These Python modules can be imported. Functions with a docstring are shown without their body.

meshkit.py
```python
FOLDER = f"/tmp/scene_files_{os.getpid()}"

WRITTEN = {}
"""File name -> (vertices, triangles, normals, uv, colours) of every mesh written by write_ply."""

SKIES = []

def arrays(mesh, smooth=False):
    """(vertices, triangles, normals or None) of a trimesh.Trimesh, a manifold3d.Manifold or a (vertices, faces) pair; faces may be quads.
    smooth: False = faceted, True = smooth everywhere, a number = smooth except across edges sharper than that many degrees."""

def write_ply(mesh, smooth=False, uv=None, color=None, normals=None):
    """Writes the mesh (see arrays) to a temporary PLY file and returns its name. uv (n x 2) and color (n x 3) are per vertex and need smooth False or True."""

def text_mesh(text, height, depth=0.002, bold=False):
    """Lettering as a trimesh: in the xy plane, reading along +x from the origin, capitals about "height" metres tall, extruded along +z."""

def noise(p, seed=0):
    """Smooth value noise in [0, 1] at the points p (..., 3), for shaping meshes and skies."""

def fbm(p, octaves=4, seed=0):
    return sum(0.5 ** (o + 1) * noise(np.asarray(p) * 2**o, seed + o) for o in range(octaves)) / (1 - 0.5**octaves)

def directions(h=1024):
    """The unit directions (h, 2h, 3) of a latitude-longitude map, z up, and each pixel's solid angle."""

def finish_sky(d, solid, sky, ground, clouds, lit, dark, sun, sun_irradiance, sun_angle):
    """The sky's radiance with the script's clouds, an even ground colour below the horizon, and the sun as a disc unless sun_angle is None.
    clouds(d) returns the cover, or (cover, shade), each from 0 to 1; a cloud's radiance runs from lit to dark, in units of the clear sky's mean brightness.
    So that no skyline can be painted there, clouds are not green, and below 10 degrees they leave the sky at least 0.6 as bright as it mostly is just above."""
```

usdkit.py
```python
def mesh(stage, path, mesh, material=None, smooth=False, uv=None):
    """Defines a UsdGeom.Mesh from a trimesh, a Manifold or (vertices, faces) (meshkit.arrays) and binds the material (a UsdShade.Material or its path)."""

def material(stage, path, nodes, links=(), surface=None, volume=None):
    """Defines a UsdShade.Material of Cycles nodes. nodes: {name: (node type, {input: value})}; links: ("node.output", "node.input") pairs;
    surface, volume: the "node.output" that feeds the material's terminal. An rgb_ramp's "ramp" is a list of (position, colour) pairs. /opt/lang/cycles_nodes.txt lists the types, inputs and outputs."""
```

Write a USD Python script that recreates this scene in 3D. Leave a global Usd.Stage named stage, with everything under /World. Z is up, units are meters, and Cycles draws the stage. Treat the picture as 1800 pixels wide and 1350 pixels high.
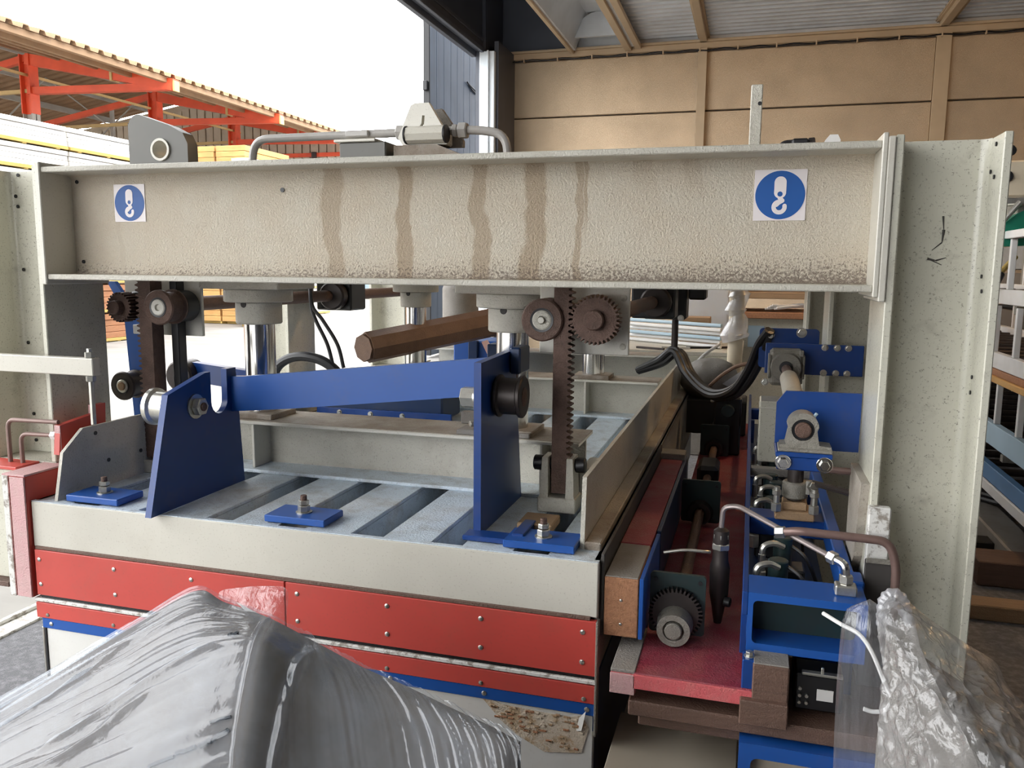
import math, random
import numpy as np, trimesh, usdkit, meshkit
import manifold3d as m3
from shapely.geometry import Polygon, Point, box as sbox
from shapely import union_all
from shapely import affinity
from pxr import Usd, UsdGeom, UsdLux, UsdShade, Gf, Sdf, Vt

random.seed(7); np.random.seed(7)
stage = Usd.Stage.CreateInMemory()
UsdGeom.SetStageUpAxis(stage, 'Z'); UsdGeom.SetStageMetersPerUnit(stage, 1.0)
W = UsdGeom.Xform.Define(stage, '/World'); UsdGeom.Scope.Define(stage, '/World/Looks')
stage.SetDefaultPrim(W.GetPrim())

# ------------------------------------------------------------------ camera, sky, sun, exposure
F_PX, EYE = 1440.0, np.array([0, 0, 1.75])
_yaw, _pitch, _roll = np.radians([16.2, 8.0, 0.55])
_fwd = np.array([-math.sin(_yaw) * math.cos(_pitch), math.cos(_yaw) * math.cos(_pitch), -math.sin(_pitch)])
_rt = np.array([math.cos(_yaw), math.sin(_yaw), 0]); _up = np.cross(_rt, _fwd)
RT = math.cos(_roll) * _rt + math.sin(_roll) * _up; UP = -math.sin(_roll) * _rt + math.cos(_roll) * _up
cam = UsdGeom.Camera.Define(stage, '/World/camera')
cam.CreateHorizontalApertureAttr(36.0); cam.CreateVerticalApertureAttr(27.0); cam.CreateFocalLengthAttr(28.8)
cam.CreateClippingRangeAttr(Gf.Vec2f(0.05, 500)); cam.CreateExposureAttr(0.95)
cam.AddTransformOp().Set(Gf.Matrix4d(*RT, 0, *UP, 0, *(-_fwd), 0, *EYE, 1))
dome = UsdLux.DomeLight.Define(stage, '/World/sky'); dome.CreateIntensityAttr(1.0); dome.CreateColorAttr(Gf.Vec3f(0.96, 0.97, 0.98))
sun = UsdLux.DistantLight.Define(stage, '/World/sun'); sun.CreateIntensityAttr(3.2); sun.CreateAngleAttr(0.6); sun.CreateColorAttr(Gf.Vec3f(1.0, 0.80, 0.56))
_sd = np.array([0.86, 0.02, 0.50]); _sd = _sd / np.linalg.norm(_sd)          # towards the sun
_q = Gf.Rotation(Gf.Vec3d(0, 0, 1), Gf.Vec3d(*_sd)); sun.AddTransformOp().Set(Gf.Matrix4d().SetRotate(_q))

LAMP = 250.0        # the hall's warm high-bay lamps, hung with their fixtures further down


def at(px, py, X=None, Y=None, Z=None):
    """A sight line through the photograph met with a plane of the place, as a point in metres."""
    d = RT * (px - 900) / F_PX - UP * (py - 675) / F_PX + _fwd
    t = (X - EYE[0]) / d[0] if X is not None else (Y - EYE[1]) / d[1] if Y is not None else (Z - EYE[2]) / d[2]
    return EYE + d * t


# ------------------------------------------------------------------ materials
LK = {}


def mat(name, nodes, links, surface):
    LK[name] = usdkit.material(stage, '/World/Looks/' + name, nodes, links, surface=surface); return LK[name]


def paint(name, col, rough=0.5, dirt=(0.16, 0.12, 0.08), amt=0.5, scale=7.0, lo=0.45, hi=0.8, metal=0.0, spec=0.5, speck=0.35, bump=0.02, stretch=(1, 1, 1), coat=0.0):
    n = {'g': ('geometry', {}), 'm': ('mapping', {'scale': stretch}),
         'n1': ('noise_texture', {'scale': scale, 'detail': 6.0, 'roughness': 0.65}),
         'r1': ('map_range', {'from_min': lo, 'from_max': hi, 'to_min': 0.0, 'to_max': amt, 'clamp': True}),
         'n2': ('noise_texture', {'scale': 130.0, 'detail': 3.0, 'roughness': 0.7}),
         'r2': ('map_range', {'from_min': 0.58, 'from_max': 0.72, 'to_min': 0.0, 'to_max': speck, 'clamp': True}),
         'n3': ('noise_texture', {'scale': 1.7, 'detail': 3.0}),
         'mx0': ('mix', {'mix_type': 'multiply', 'fac': 0.35, 'color1': col}),
         'mx1': ('mix', {'mix_type': 'mix', 'color2': dirt}), 'mx2': ('mix', {'mix_type': 'mix', 'color2': tuple(0.6 * d for d in dirt)}),
         'b': ('bump', {'strength': 0.35, 'distance': bump}),
         'p': ('principled_bsdf', {'roughness': rough, 'metallic': metal, 'specular_ior_level': spec, 'coat_weight': coat, 'coat_roughness': 0.15})}
    l = [('g.position', 'm.vector'), ('m.vector', 'n1.vector'), ('g.position', 'n2.vector'), ('g.position', 'n3.vector'), ('n1.fac', 'r1.value'), ('n2.fac', 'r2.value'),
         ('n3.color', 'mx0.color2'), ('mx0.color', 'mx1.color1'), ('r1.result', 'mx1.fac'), ('mx1.color', 'mx2.color1'), ('r2.result', 'mx2.fac'), ('mx2.color', 'p.base_color'),
         ('n2.fac', 'b.height')] + ([('b.normal', 'p.normal')] if bump > 0 else [])
    n['n3'][1]['use_normalize'] = True
    n['hs'] = ('rgb_to_bw', {}); n['cv'] = ('map_range', {'from_min': 0.3, 'from_max': 0.7, 'to_min': 0.82, 'to_max': 1.0, 'clamp': True}); n['cc'] = ('combine_color', {})
    l = [x for x in l if x[0] != 'n3.color'] + [('n3.fac', 'cv.value'), ('cv.result', 'cc.r'), ('cv.result', 'cc.g'), ('cv.result', 'cc.b'), ('cc.color', 'mx0.color2')]
    n['mx0'][1]['fac'] = 1.0; n.pop('hs')
    return mat(name, n, l, 'p.BSDF')


CREAM = (0.56, 0.535, 0.46)
paint('cream', CREAM, 0.42, (0.22, 0.17, 0.12), 0.45, 5.0, 0.5, 0.8, speck=0.45)
paint('cream_clean', (0.63, 0.605, 0.53), 0.3, (0.28, 0.22, 0.15), 0.25, 4.0, 0.55, 0.85, speck=0.3, bump=0.0)
paint('cream_column', (0.60, 0.585, 0.49), 0.26, (0.16, 0.13, 0.10), 0.4, 9.0, 0.56, 0.75, speck=0.75, bump=0.0)
paint('deck', (0.68, 0.77, 0.84), 0.28, (0.20, 0.17, 0.13), 0.6, 9.0, 0.48, 0.75, speck=0.6)
paint('deck_dusty', (0.42, 0.38, 0.32), 0.6, (0.17, 0.12, 0.08), 0.8, 4.0, 0.4, 0.65, speck=0.6)
paint('red', (0.56, 0.07, 0.055), 0.4, (0.22, 0.10, 0.07), 0.3, 6.0, 0.5, 0.8, speck=0.2, bump=0.0)
paint('red_table', (0.27, 0.024, 0.045), 0.5, (0.30, 0.17, 0.17), 0.55, 5.0, 0.42, 0.75, speck=0.4)
paint('pink_edge', (0.62, 0.36, 0.36), 0.5, (0.5, 0.4, 0.35), 0.5, 12.0, speck=0.3)
paint('red_edge', (0.66, 0.12, 0.13), 0.5, (0.45, 0.3, 0.25), 0.4, 22.0, speck=0.3)
paint('blue', (0.004, 0.043, 0.21), 0.36, (0.13, 0.10, 0.09), 0.25, 7.0, 0.55, 0.8, speck=0.15, bump=0.0)
paint('blue_bright', (0.010, 0.085, 0.36), 0.38, (0.12, 0.10, 0.10), 0.25, 7.0, 0.55, 0.8, speck=0.15, bump=0.0)
paint('navy', (0.004, 0.025, 0.09), 0.35, (0.05, 0.05, 0.05), 0.4, 8.0, speck=0.2, bump=0.0)
paint('rust', (0.15, 0.088, 0.066), 0.55, (0.06, 0.035, 0.025), 0.6, 25.0, 0.4, 0.65, metal=0.25, speck=0.3)
paint('dark_steel', (0.055, 0.045, 0.042), 0.42, (0.03, 0.02, 0.015), 0.6, 20.0, metal=0.5, speck=0.3, bump=0.0)
paint('brown_bar', (0.23, 0.13, 0.08), 0.5, (0.09, 0.05, 0.03), 0.6, 9.0, metal=0.1, speck=0.3)
paint('chrome', (0.78, 0.77, 0.75), 0.14, (0.4, 0.33, 0.25), 0.25, 6.0, metal=1.0, speck=0.05, bump=0.0)
paint('zinc', (0.62, 0.61, 0.56), 0.3, (0.3, 0.24, 0.15), 0.4, 30.0, metal=0.85, speck=0.2, bump=0.0)
paint('grey_iron', (0.25, 0.235, 0.20), 0.5, (0.12, 0.10, 0.08), 0.5, 14.0, metal=0.2, speck=0.3)
paint('dark_green', (0.012, 0.030, 0.030), 0.4, (0.03, 0.02, 0.02), 0.5, 9.0, speck=0.2, bump=0.0)
paint('black', (0.008, 0.008, 0.010), 0.4, (0.03, 0.03, 0.03), 0.3, 10.0, speck=0.1, bump=0.0)
paint('rubber', (0.012, 0.012, 0.014), 0.45, (0.04, 0.035, 0.03), 0.3, 20.0, speck=0.1, bump=0.0)
paint('chipboard', (0.42, 0.20, 0.10), 0.75, (0.22, 0.10, 0.05), 0.7, 60.0, 0.4, 0.7, speck=0.5)
paint('raw_chipboard', (0.66, 0.56, 0.44), 0.85, (0.40, 0.25, 0.11), 0.7, 22.0, 0.5, 0.62, speck=0.6)
paint('dusty_grey', (0.27, 0.25, 0.225), 0.7, (0.15, 0.13, 0.11), 0.5, 12.0, speck=0.3)
paint('white_panel', (0.72, 0.71, 0.67), 0.35, (0.5, 0.42, 0.34), 0.3, 4.0, speck=0.15, bump=0.0)
paint('white_strip', (0.75, 0.74, 0.70), 0.4, (0.20, 0.16, 0.12), 0.8, 28.0, 0.5, 0.6, speck=0.4, bump=0.0)
paint('timber', (0.40, 0.26, 0.145), 0.7, (0.22, 0.13, 0.07), 0.6, 3.0, stretch=(1, 12, 12), speck=0.2)
paint('brown_timber', (0.15, 0.085, 0.06), 0.6, (0.07, 0.04, 0.03), 0.6, 6.0, stretch=(1, 10, 10), speck=0.2)
paint('plywood', (0.46, 0.40, 0.31), 0.65, (0.36, 0.29, 0.2), 0.4, 3.0, speck=0.15, bump=0.0)
paint('sun_timber', (0.62, 0.36, 0.13), 0.8, (0.42, 0.19, 0.05), 0.6, 1.6, stretch=(1, 1, 9), speck=0.3)
paint('brick_timber', (0.50, 0.23, 0.11), 0.8, (0.3, 0.12, 0.06), 0.6, 1.6, stretch=(1, 1, 9), speck=0.3)
paint('white_wrap', (0.86, 0.84, 0.80), 0.4, (0.7, 0.6, 0.45), 0.3, 1.2, speck=0.1, bump=0.0)
paint('yellow_timber', (0.62, 0.44, 0.13), 0.8, (0.5, 0.3, 0.08), 0.4, 3.0, speck=0.2, bump=0.0)
paint('shed_red', (0.78, 0.10, 0.035), 0.45, (0.4, 0.05, 0.03), 0.3, 1.5, speck=0.1, bump=0.0)
paint('shed_roof', (0.36, 0.225, 0.125), 0.7, (0.24, 0.15, 0.09), 0.5, 0.8, stretch=(1, 6, 1), speck=0.2, bump=0.0)
paint('shed_grey', (0.40, 0.38, 0.34), 0.5, (0.3, 0.25, 0.2), 0.3, 2.0, speck=0.1, bump=0.0)
paint('shed_yellow', (0.60, 0.42, 0.18), 0.6, (0.5, 0.3, 0.12), 0.3, 2.0, speck=0.1, bump=0.0)
paint('cladding', (0.62, 0.54, 0.42), 0.6, (0.5, 0.38, 0.26), 0.3, 1.0, speck=0.1, bump=0.0)
paint('asphalt', (0.15, 0.15, 0.16), 0.9, (0.27, 0.27, 0.28), 0.8, 26.0, 0.45, 0.7, speck=0.6, bump=0.05)
paint('yard', (0.34, 0.325, 0.30), 0.85, (0.22, 0.21, 0.19), 0.7, 0.5, 0.42, 0.7, stretch=(1, 3.5, 1), speck=0.2, bump=0.0)
paint('wall_panel', (0.56, 0.43, 0.29), 0.22, (0.4, 0.3, 0.2), 0.2, 1.0, metal=0.68, spec=0.6, speck=0.22, bump=0.02)
paint('wall_steel', (0.56, 0.42, 0.27), 0.45, (0.4, 0.3, 0.2), 0.3, 2.0, speck=0.15, bump=0.0)
paint('ceiling_steel', (0.72, 0.74, 0.76), 0.42, (0.3, 0.28, 0.24), 0.3, 1.0, metal=0.0, speck=0.1, bump=0.0)
paint('dark_wall', (0.085, 0.092, 0.115), 0.5, (0.05, 0.05, 0.06), 0.4, 1.0, speck=0.1, bump=0.0)
paint('door_leaf', (0.19, 0.25, 0.34), 0.28, (0.09, 0.09, 0.1), 0.4, 1.5, stretch=(1, 6, 0.3), speck=0.1, bump=0.0)
paint('jamb', (0.80, 0.87, 0.92), 0.3, (0.6, 0.62, 0.64), 0.2, 3.0, speck=0.1, bump=0.0)
paint('pipe_brown', (0.22, 0.14, 0.12), 0.4, (0.12, 0.08, 0.06), 0.4, 20.0, metal=0.3, speck=0.1, bump=0.0)
paint('pipe_grey', (0.42, 0.40, 0.375), 0.42, (0.25, 0.22, 0.19), 0.4, 12.0, speck=0.2, bump=0.0)
paint('copper_grey', (0.36, 0.31, 0.30), 0.3, (0.2, 0.16, 0.15), 0.3, 15.0, metal=0.6, speck=0.1, bump=0.0)
paint('white', (0.78, 0.77, 0.75), 0.4, (0.55, 0.5, 0.45), 0.3, 8.0, speck=0.1, bump=0.0)
paint('sticker_white', (0.80, 0.74, 0.74), 0.35, (0.7, 0.62, 0.6), 0.2, 10.0, speck=0.0, bump=0.0)
paint('sticker_blue', (0.003, 0.085, 0.34), 0.5, (0.01, 0.1, 0.4), 0.2, 10.0, speck=0.0, bump=0.0)
paint('green', (0.010, 0.20, 0.12), 0.4, (0.02, 0.1, 0.08), 0.2, 6.0, speck=0.1, bump=0.0)
paint('beige', (0.66, 0.57, 0.42), 0.5, (0.5, 0.4, 0.3), 0.3, 6.0, speck=0.2, bump=0.0)
paint('rail_blue', (0.10, 0.22, 0.40), 0.4, (0.06, 0.1, 0.18), 0.3, 5.0, speck=0.1, bump=0.0)
paint('pale_blue', (0.42, 0.56, 0.66), 0.5, (0.3, 0.4, 0.5), 0.3, 1.0, speck=0.1, bump=0.0)
paint('carton', (0.20, 0.18, 0.165), 0.7, (0.10, 0.088, 0.08), 0.85, 5.5, speck=0.15, bump=0.0)
paint('pinkish', (0.70, 0.42, 0.34), 0.5, (0.5, 0.3, 0.25), 0.2, 6.0, speck=0.1, bump=0.0)
paint('dark_ground', (0.075, 0.066, 0.06), 0.85, (0.04, 0.035, 0.03), 0.6, 2.0, speck=0.5, bump=0.04)
paint('grime', (0.06, 0.055, 0.05), 0.8, (0.04, 0.03, 0.03), 0.3, 6.0, speck=0.2, bump=0.0)


def beam_paint():
    """Cream paint with the brown runs and the caked dirt of the crossbeam's web."""
    n = {'g': ('geometry', {}), 's': ('separate_xyz', {}), 'nw': ('noise_texture', {'scale': 5.0, 'detail': 4.0}), 'nf': ('noise_texture', {'scale': 120.0, 'detail': 3.0, 'roughness': 0.7}),
         'nm': ('noise_texture', {'scale': 4.0, 'detail': 5.0, 'roughness': 0.7}), 'nz': ('math', {'math_type': 'multiply_add', 'value2': 0.11, 'value3': -0.055}), 'xw': ('math', {'math_type': 'add'})}
    l = [('g.position', 's.vector'), ('g.position', 'nw.vector'), ('g.position', 'nf.vector'), ('g.position', 'nm.vector'), ('nw.fac', 'nz.value1'), ('s.x', 'xw.value1'), ('nz.value', 'xw.value2')]
    prev = None
    for i, (px, w, s, z0) in enumerate([(588, 0.030, 0.62, 1.6), (711, 0.024, 0.8, 1.6), (842, 0.030, 0.72, 1.6), (935, 0.032, 0.8, 1.6), (1016, 0.012, 0.7, 1.6), (1027, 0.006, 0.7, 1.85), (1132, 0.03, 0.22, 1.95), (1218, 0.03, 0.26, 1.95), (212, 0.012, 0.15, 1.6)]):
        x0 = float(at(px, 380, Y=2.64)[0])
        n[f'd{i}'] = ('math', {'math_type': 'subtract', 'value2': x0}); n[f'a{i}'] = ('math', {'math_type': 'absolute'})
        n[f'k{i}'] = ('map_range', {'range_type': 'smoothstep', 'from_min': w * 0.8, 'from_max': w * 1.25, 'to_min': s, 'to_max': 0.0, 'clamp': True})
        n[f'z{i}'] = ('map_range', {'from_min': z0, 'from_max': z0 + 0.1, 'to_min': 0.0, 'to_max': 1.0, 'clamp': True}); n[f'm{i}'] = ('math', {'math_type': 'multiply'})
        l += [('xw.value', f'd{i}.value1'), (f'd{i}.value', f'a{i}.value1'), (f'a{i}.value', f'k{i}.value'), ('s.z', f'z{i}.value'), (f'k{i}.result', f'm{i}.value1'), (f'z{i}.result', f'm{i}.value2')]
        if prev is None: prev = f'm{i}.value'
        else:
            n[f'x{i}'] = ('math', {'math_type': 'maximum'}); l += [(prev, f'x{i}.value1'), (f'm{i}.value', f'x{i}.value2')]; prev = f'x{i}.value'
    # splashes of caked dirt, dense along the bottom flange and thinning out upwards
    n['zd'] = ('map_range', {'from_min': 1.714, 'from_max': 1.82, 'to_min': 0.21, 'to_max': -0.10, 'clamp': True})
    n['zx'] = ('map_range', {'from_min': -2.2, 'from_max': 0.2, 'to_min': -0.085, 'to_max': 0.05, 'clamp': True})
    n['za'] = ('math', {'math_type': 'add'}); n['zb'] = ('math', {'math_type': 'add'})
    n['dm'] = ('map_range', {'from_min': 0.56, 'from_max': 0.74, 'to_min': 0.0, 'to_max': 0.8, 'clamp': True})
    n['c0'] = ('mix', {'color1': (0.59, 0.535, 0.44), 'color2': (0.54, 0.45, 0.34)}); n['cn'] = ('map_range', {'from_min': 0.35, 'from_max': 0.7, 'to_min': 0.0, 'to_max': 0.7, 'clamp': True})
    n['c1'] = ('mix', {'color2': (0.36, 0.275, 0.185)}); n['c2'] = ('mix', {'color2': (0.125, 0.09, 0.07)})
    n['b'] = ('bump', {'strength': 0.5, 'distance': 0.03}); n['p'] = ('principled_bsdf', {'roughness': 0.5, 'specular_ior_level': 0.4})
    l += [('s.z', 'zd.value'), ('s.x', 'zx.value'), ('zd.result', 'za.value1'), ('zx.result', 'za.value2'), ('za.value', 'zb.value1'), ('nf.fac', 'zb.value2'), ('zb.value', 'dm.value'), ('nm.fac', 'cn.value'), ('cn.result', 'c0.fac'),
          ('c0.color', 'c1.color1'), (prev, 'c1.fac'), ('c1.color', 'c2.color1'), ('dm.result', 'c2.fac'), ('c2.color', 'p.base_color'), ('nf.fac', 'b.height'), ('b.normal', 'p.normal')]
    mat('beam_paint', n, l, 'p.BSDF')


beam_paint()


def film(name, body, gloss, scale, stretch, rot=(0, 0, 0), tint=(0.86, 0.9, 0.95), relief=0.35, rough=0.14, gmax=0.42):
    """Clear polythene: mostly see-through, with a milky share and sharp reflections over fine creases."""
    n = {'g': ('geometry', {}), 'm': ('mapping', {'scale': stretch, 'rotation': rot}), 'n': ('noise_texture', {'scale': scale, 'detail': 5.0, 'roughness': 0.6, 'distortion': 0.6}),
         'b': ('bump', {'strength': relief, 'distance': 0.02}), 't': ('transparent_bsdf', {'color': (0.95, 0.96, 0.97)}), 'gl': ('glossy_bsdf', {'color': (1, 1, 1), 'roughness': rough}),
         'df': ('diffuse_bsdf', {'color': tint}), 'tr': ('translucent_bsdf', {'color': tint}), 'dt': ('mix_closure', {'fac': 0.4}), 'fr': ('layer_weight', {'blend': 0.5}), 'fp': ('math', {'math_type': 'power', 'value2': 3.0}),
         'w': ('map_range', {'from_min': 0.35, 'from_max': 0.75, 'to_min': body * 0.5, 'to_max': min(1, body * 1.6), 'clamp': True}),
         'mx': ('mix_closure', {}), 'fg': ('map_range', {'from_min': 0.0, 'from_max': 1.0, 'to_min': gloss, 'to_max': gmax, 'clamp': True}), 'mg': ('mix_closure', {})}
    l = [('g.position', 'm.vector'), ('m.vector', 'n.vector'), ('n.fac', 'b.height'), ('b.normal', 'gl.normal'), ('b.normal', 'df.normal'), ('b.normal', 'fr.normal'), ('n.fac', 'w.value'), ('df.BSDF', 'dt.closure1'), ('tr.BSDF', 'dt.closure2'),
         ('w.result', 'mx.fac'), ('t.BSDF', 'mx.closure1'), ('dt.closure', 'mx.closure2'), ('fr.facing', 'fp.value1'), ('fp.value', 'fg.value'), ('fg.result', 'mg.fac'), ('mx.closure', 'mg.closure1'), ('gl.BSDF', 'mg.closure2')]
    mat(name, n, l, 'mg.closure')


paint('lug_grey', (0.115, 0.112, 0.098), 0.45, (0.14, 0.12, 0.1), 0.3, 8.0, speck=0.2, bump=0.0)
film('film_left', 0.14, 0.045, 5.0, (1, 1, 1), relief=0.22, rough=0.10, tint=(0.52, 0.62, 0.76), gmax=0.22)
film('film_right', 0.42, 0.06, 16.0, (1, 1, 1), tint=(0.40, 0.39, 0.385), relief=0.5, rough=0.15)
film('film_clear', 0.07, 0.08, 14.0, (2.5, 2.5, 0.25), tint=(0.85, 0.86, 0.9), relief=0.5)
film('film_white', 0.5, 0.08, 11.0, (1, 1, 1), tint=(0.7, 0.7, 0.73), relief=0.3, rough=0.2)

# ------------------------------------------------------------------ shapes
cat = trimesh.util.concatenate


def hull(pts):
    h = m3.Manifold.hull_points(np.asarray(pts, np.float32)).to_mesh()
    return trimesh.Trimesh(h.vert_properties[:, :3], h.tri_verts, process=False)


def bx(x0, x1, y0, y1, z0, z1, b=0.003):
    x0, x1 = sorted((x0, x1)); y0, y1 = sorted((y0, y1)); z0, z1 = sorted((z0, z1))
    b = min(b, 0.3 * min(x1 - x0, y1 - y0, z1 - z0))
    if b <= 0: return trimesh.creation.box(bounds=[(x0, y0, z0), (x1, y1, z1)])
    p = []
    for x, sx in ((x0, 1), (x1, -1)):
        for y, sy in ((y0, 1), (y1, -1)):
            for z, sz in ((z0, 1), (z1, -1)):
                p += [(x + sx * b, y + sy * b, z), (x + sx * b, y, z + sz * b), (x, y + sy * b, z + sz * b)]
    return hull(p)


def frame_of(d):
    d = np.asarray(d, float) / np.linalg.norm(d)
    a = np.cross(d, (0, 0, 1) if abs(d[2]) < 0.9 else (1, 0, 0)); a /= np.linalg.norm(a)
    return a, np.cross(d, a), d


def rod(p0, p1, r, n=20, r1=None, chamfer=True):
    p0, p1 = np.asarray(p0, float), np.asarray(p1, float); a, b, d = frame_of(p1 - p0); r1 = r if r1 is None else r1
    t = np.arange(n) * 2 * math.pi / n; c = np.outer(np.cos(t), a) + np.outer(np.sin(t), b)
    k = min(0.12 * r, 0.2 * np.linalg.norm(p1 - p0)) if chamfer else 0
    if k > 0: return hull(np.vstack([p0 + c * (r - k), p0 + d * k + c * r, p1 - d * k + c * r1, p1 + c * (r1 - k)]))
    return hull(np.vstack([p0 + c * r, p1 + c * r1]))


def lathe(prof, p0, d, n=28):
    """prof: (distance along d, radius) pairs, from one end to the other."""
    a, b, d = frame_of(d); p0 = np.asarray(p0, float); t = np.arange(n) * 2 * math.pi / n
    c = np.outer(np.cos(t), a) + np.outer(np.sin(t), b)
    v = np.vstack([p0 + d * h + c * max(r, 1e-5) for h, r in prof]); f = []
    for i in range(len(prof) - 1):
        for k in range(n):
            q = (k + 1) % n; f += [(i * n + k, i * n + q, (i + 1) * n + q), (i * n + k, (i + 1) * n + q, (i + 1) * n + k)]
    m = trimesh.Trimesh(v, f, process=False); m.merge_vertices(); m.fix_normals()
    return m


def smooth_path(pts, k=8):
    p = np.asarray(pts, float); e = np.vstack([2 * p[0] - p[1], p, 2 * p[-1] - p[-2]]); out = []
    for i in range(1, len(e) - 2):
        for t in np.arange(k) / k:
            out.append(0.5 * (2 * e[i] + (e[i + 1] - e[i - 1]) * t + (2 * e[i - 1] - 5 * e[i] + 4 * e[i + 1] - e[i + 2]) * t * t + (3 * e[i] - e[i - 1] - 3 * e[i + 1] + e[i + 2]) * t ** 3))
    return np.array(out + [p[-1]])


def round_path(pts, r=0.06, k=7):
    """Straight runs with bends of radius r, like a bent pipe."""
    p = [np.asarray(x, float) for x in pts]; out = [p[0]]
    for i in range(1, len(p) - 1):
        a, b = p[i - 1] - p[i], p[i + 1] - p[i]; la, lb = np.linalg.norm(a), np.linalg.norm(b); q = min(r, 0.45 * la, 0.45 * lb)
        s, e = p[i] + a / la * q, p[i] + b / lb * q
        for t in np.linspace(0, 1, k): out.append((1 - t) ** 2 * s + 2 * t * (1 - t) * p[i] + t * t * e)
    return np.array(out + [p[-1]])


def tube(path, r, n=10):
    p = np.asarray(path, float); tang = np.gradient(p, axis=0); tang /= np.linalg.norm(tang, axis=1, keepdims=True)
    a = frame_of(tang[0])[0]; v = []; t = np.arange(n) * 2 * math.pi / n; rr = np.broadcast_to(r, len(p))
    for i in range(len(p)):
        a = a - tang[i] * (a @ tang[i]); a /= np.linalg.norm(a); b = np.cross(tang[i], a)
        v.append(p[i] + rr[i] * (np.outer(np.cos(t), a) + np.outer(np.sin(t), b)))
    v = np.vstack(v + [p[:1], p[-1:]]); f = []; m = len(p)
    for i in range(m - 1):
        for k in range(n):
            q = (k + 1) % n; f += [(i * n + k, i * n + q, (i + 1) * n + q), (i * n + k, (i + 1) * n + q, (i + 1) * n + k)]
    for k in range(n): q = (k + 1) % n; f += [(m * n, q, k), (m * n + 1, (m - 1) * n + k, (m - 1) * n + q)]
    x = trimesh.Trimesh(v, f, process=False); x.fix_normals(); return x


AX = {'x': np.array([[0, 0, 1, 0], [1, 0, 0, 0], [0, 1, 0, 0], [0, 0, 0, 1.0]]), 'y': np.array([[1, 0, 0, 0], [0, 0, -1, 0], [0, 1, 0, 0], [0, 0, 0, 1.0]]), 'z': np.eye(4)}


def plate(poly, axis, lo, hi):
    """A flat plate: its outline in (y, z) for axis x, (x, z) for y, (x, y) for z; lo to hi is its extent along the axis."""
    poly = poly if hasattr(poly, 'exterior') else Polygon(poly)
    m = trimesh.creation.extrude_polygon(poly, abs(hi - lo), engine='earcut'); m.apply_transform(AX[axis])
    off = {'x': (min(lo, hi), 0, 0), 'y': (0, max(lo, hi), 0), 'z': (0, 0, min(lo, hi))}[axis]; m.apply_translation(off); return m


def hexa(p0, d, r, h, n=6): return rod(p0, np.asarray(p0) + np.asarray(d, float) * h, r, n)


def bolt(p, d, r, h=None, washer=True):
    """A hexagon head on a washer, seated at p and facing along d."""
    p, d = np.asarray(p, float), np.asarray(d, float); h = h or 0.8 * r; k = 0.18 * r if washer else 0
    ms = [hexa(p + d * k, d, r, h)]
    if washer: ms.insert(0, rod(p, p + d * k, 1.35 * r, 20, chamfer=False))
    return cat(ms)


def dome_screw(p, d, r): return lathe([(0, r), (0.25 * r, 0.95 * r), (0.45 * r, 0.6 * r), (0.52 * r, 0)], p, d, 12)


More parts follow.
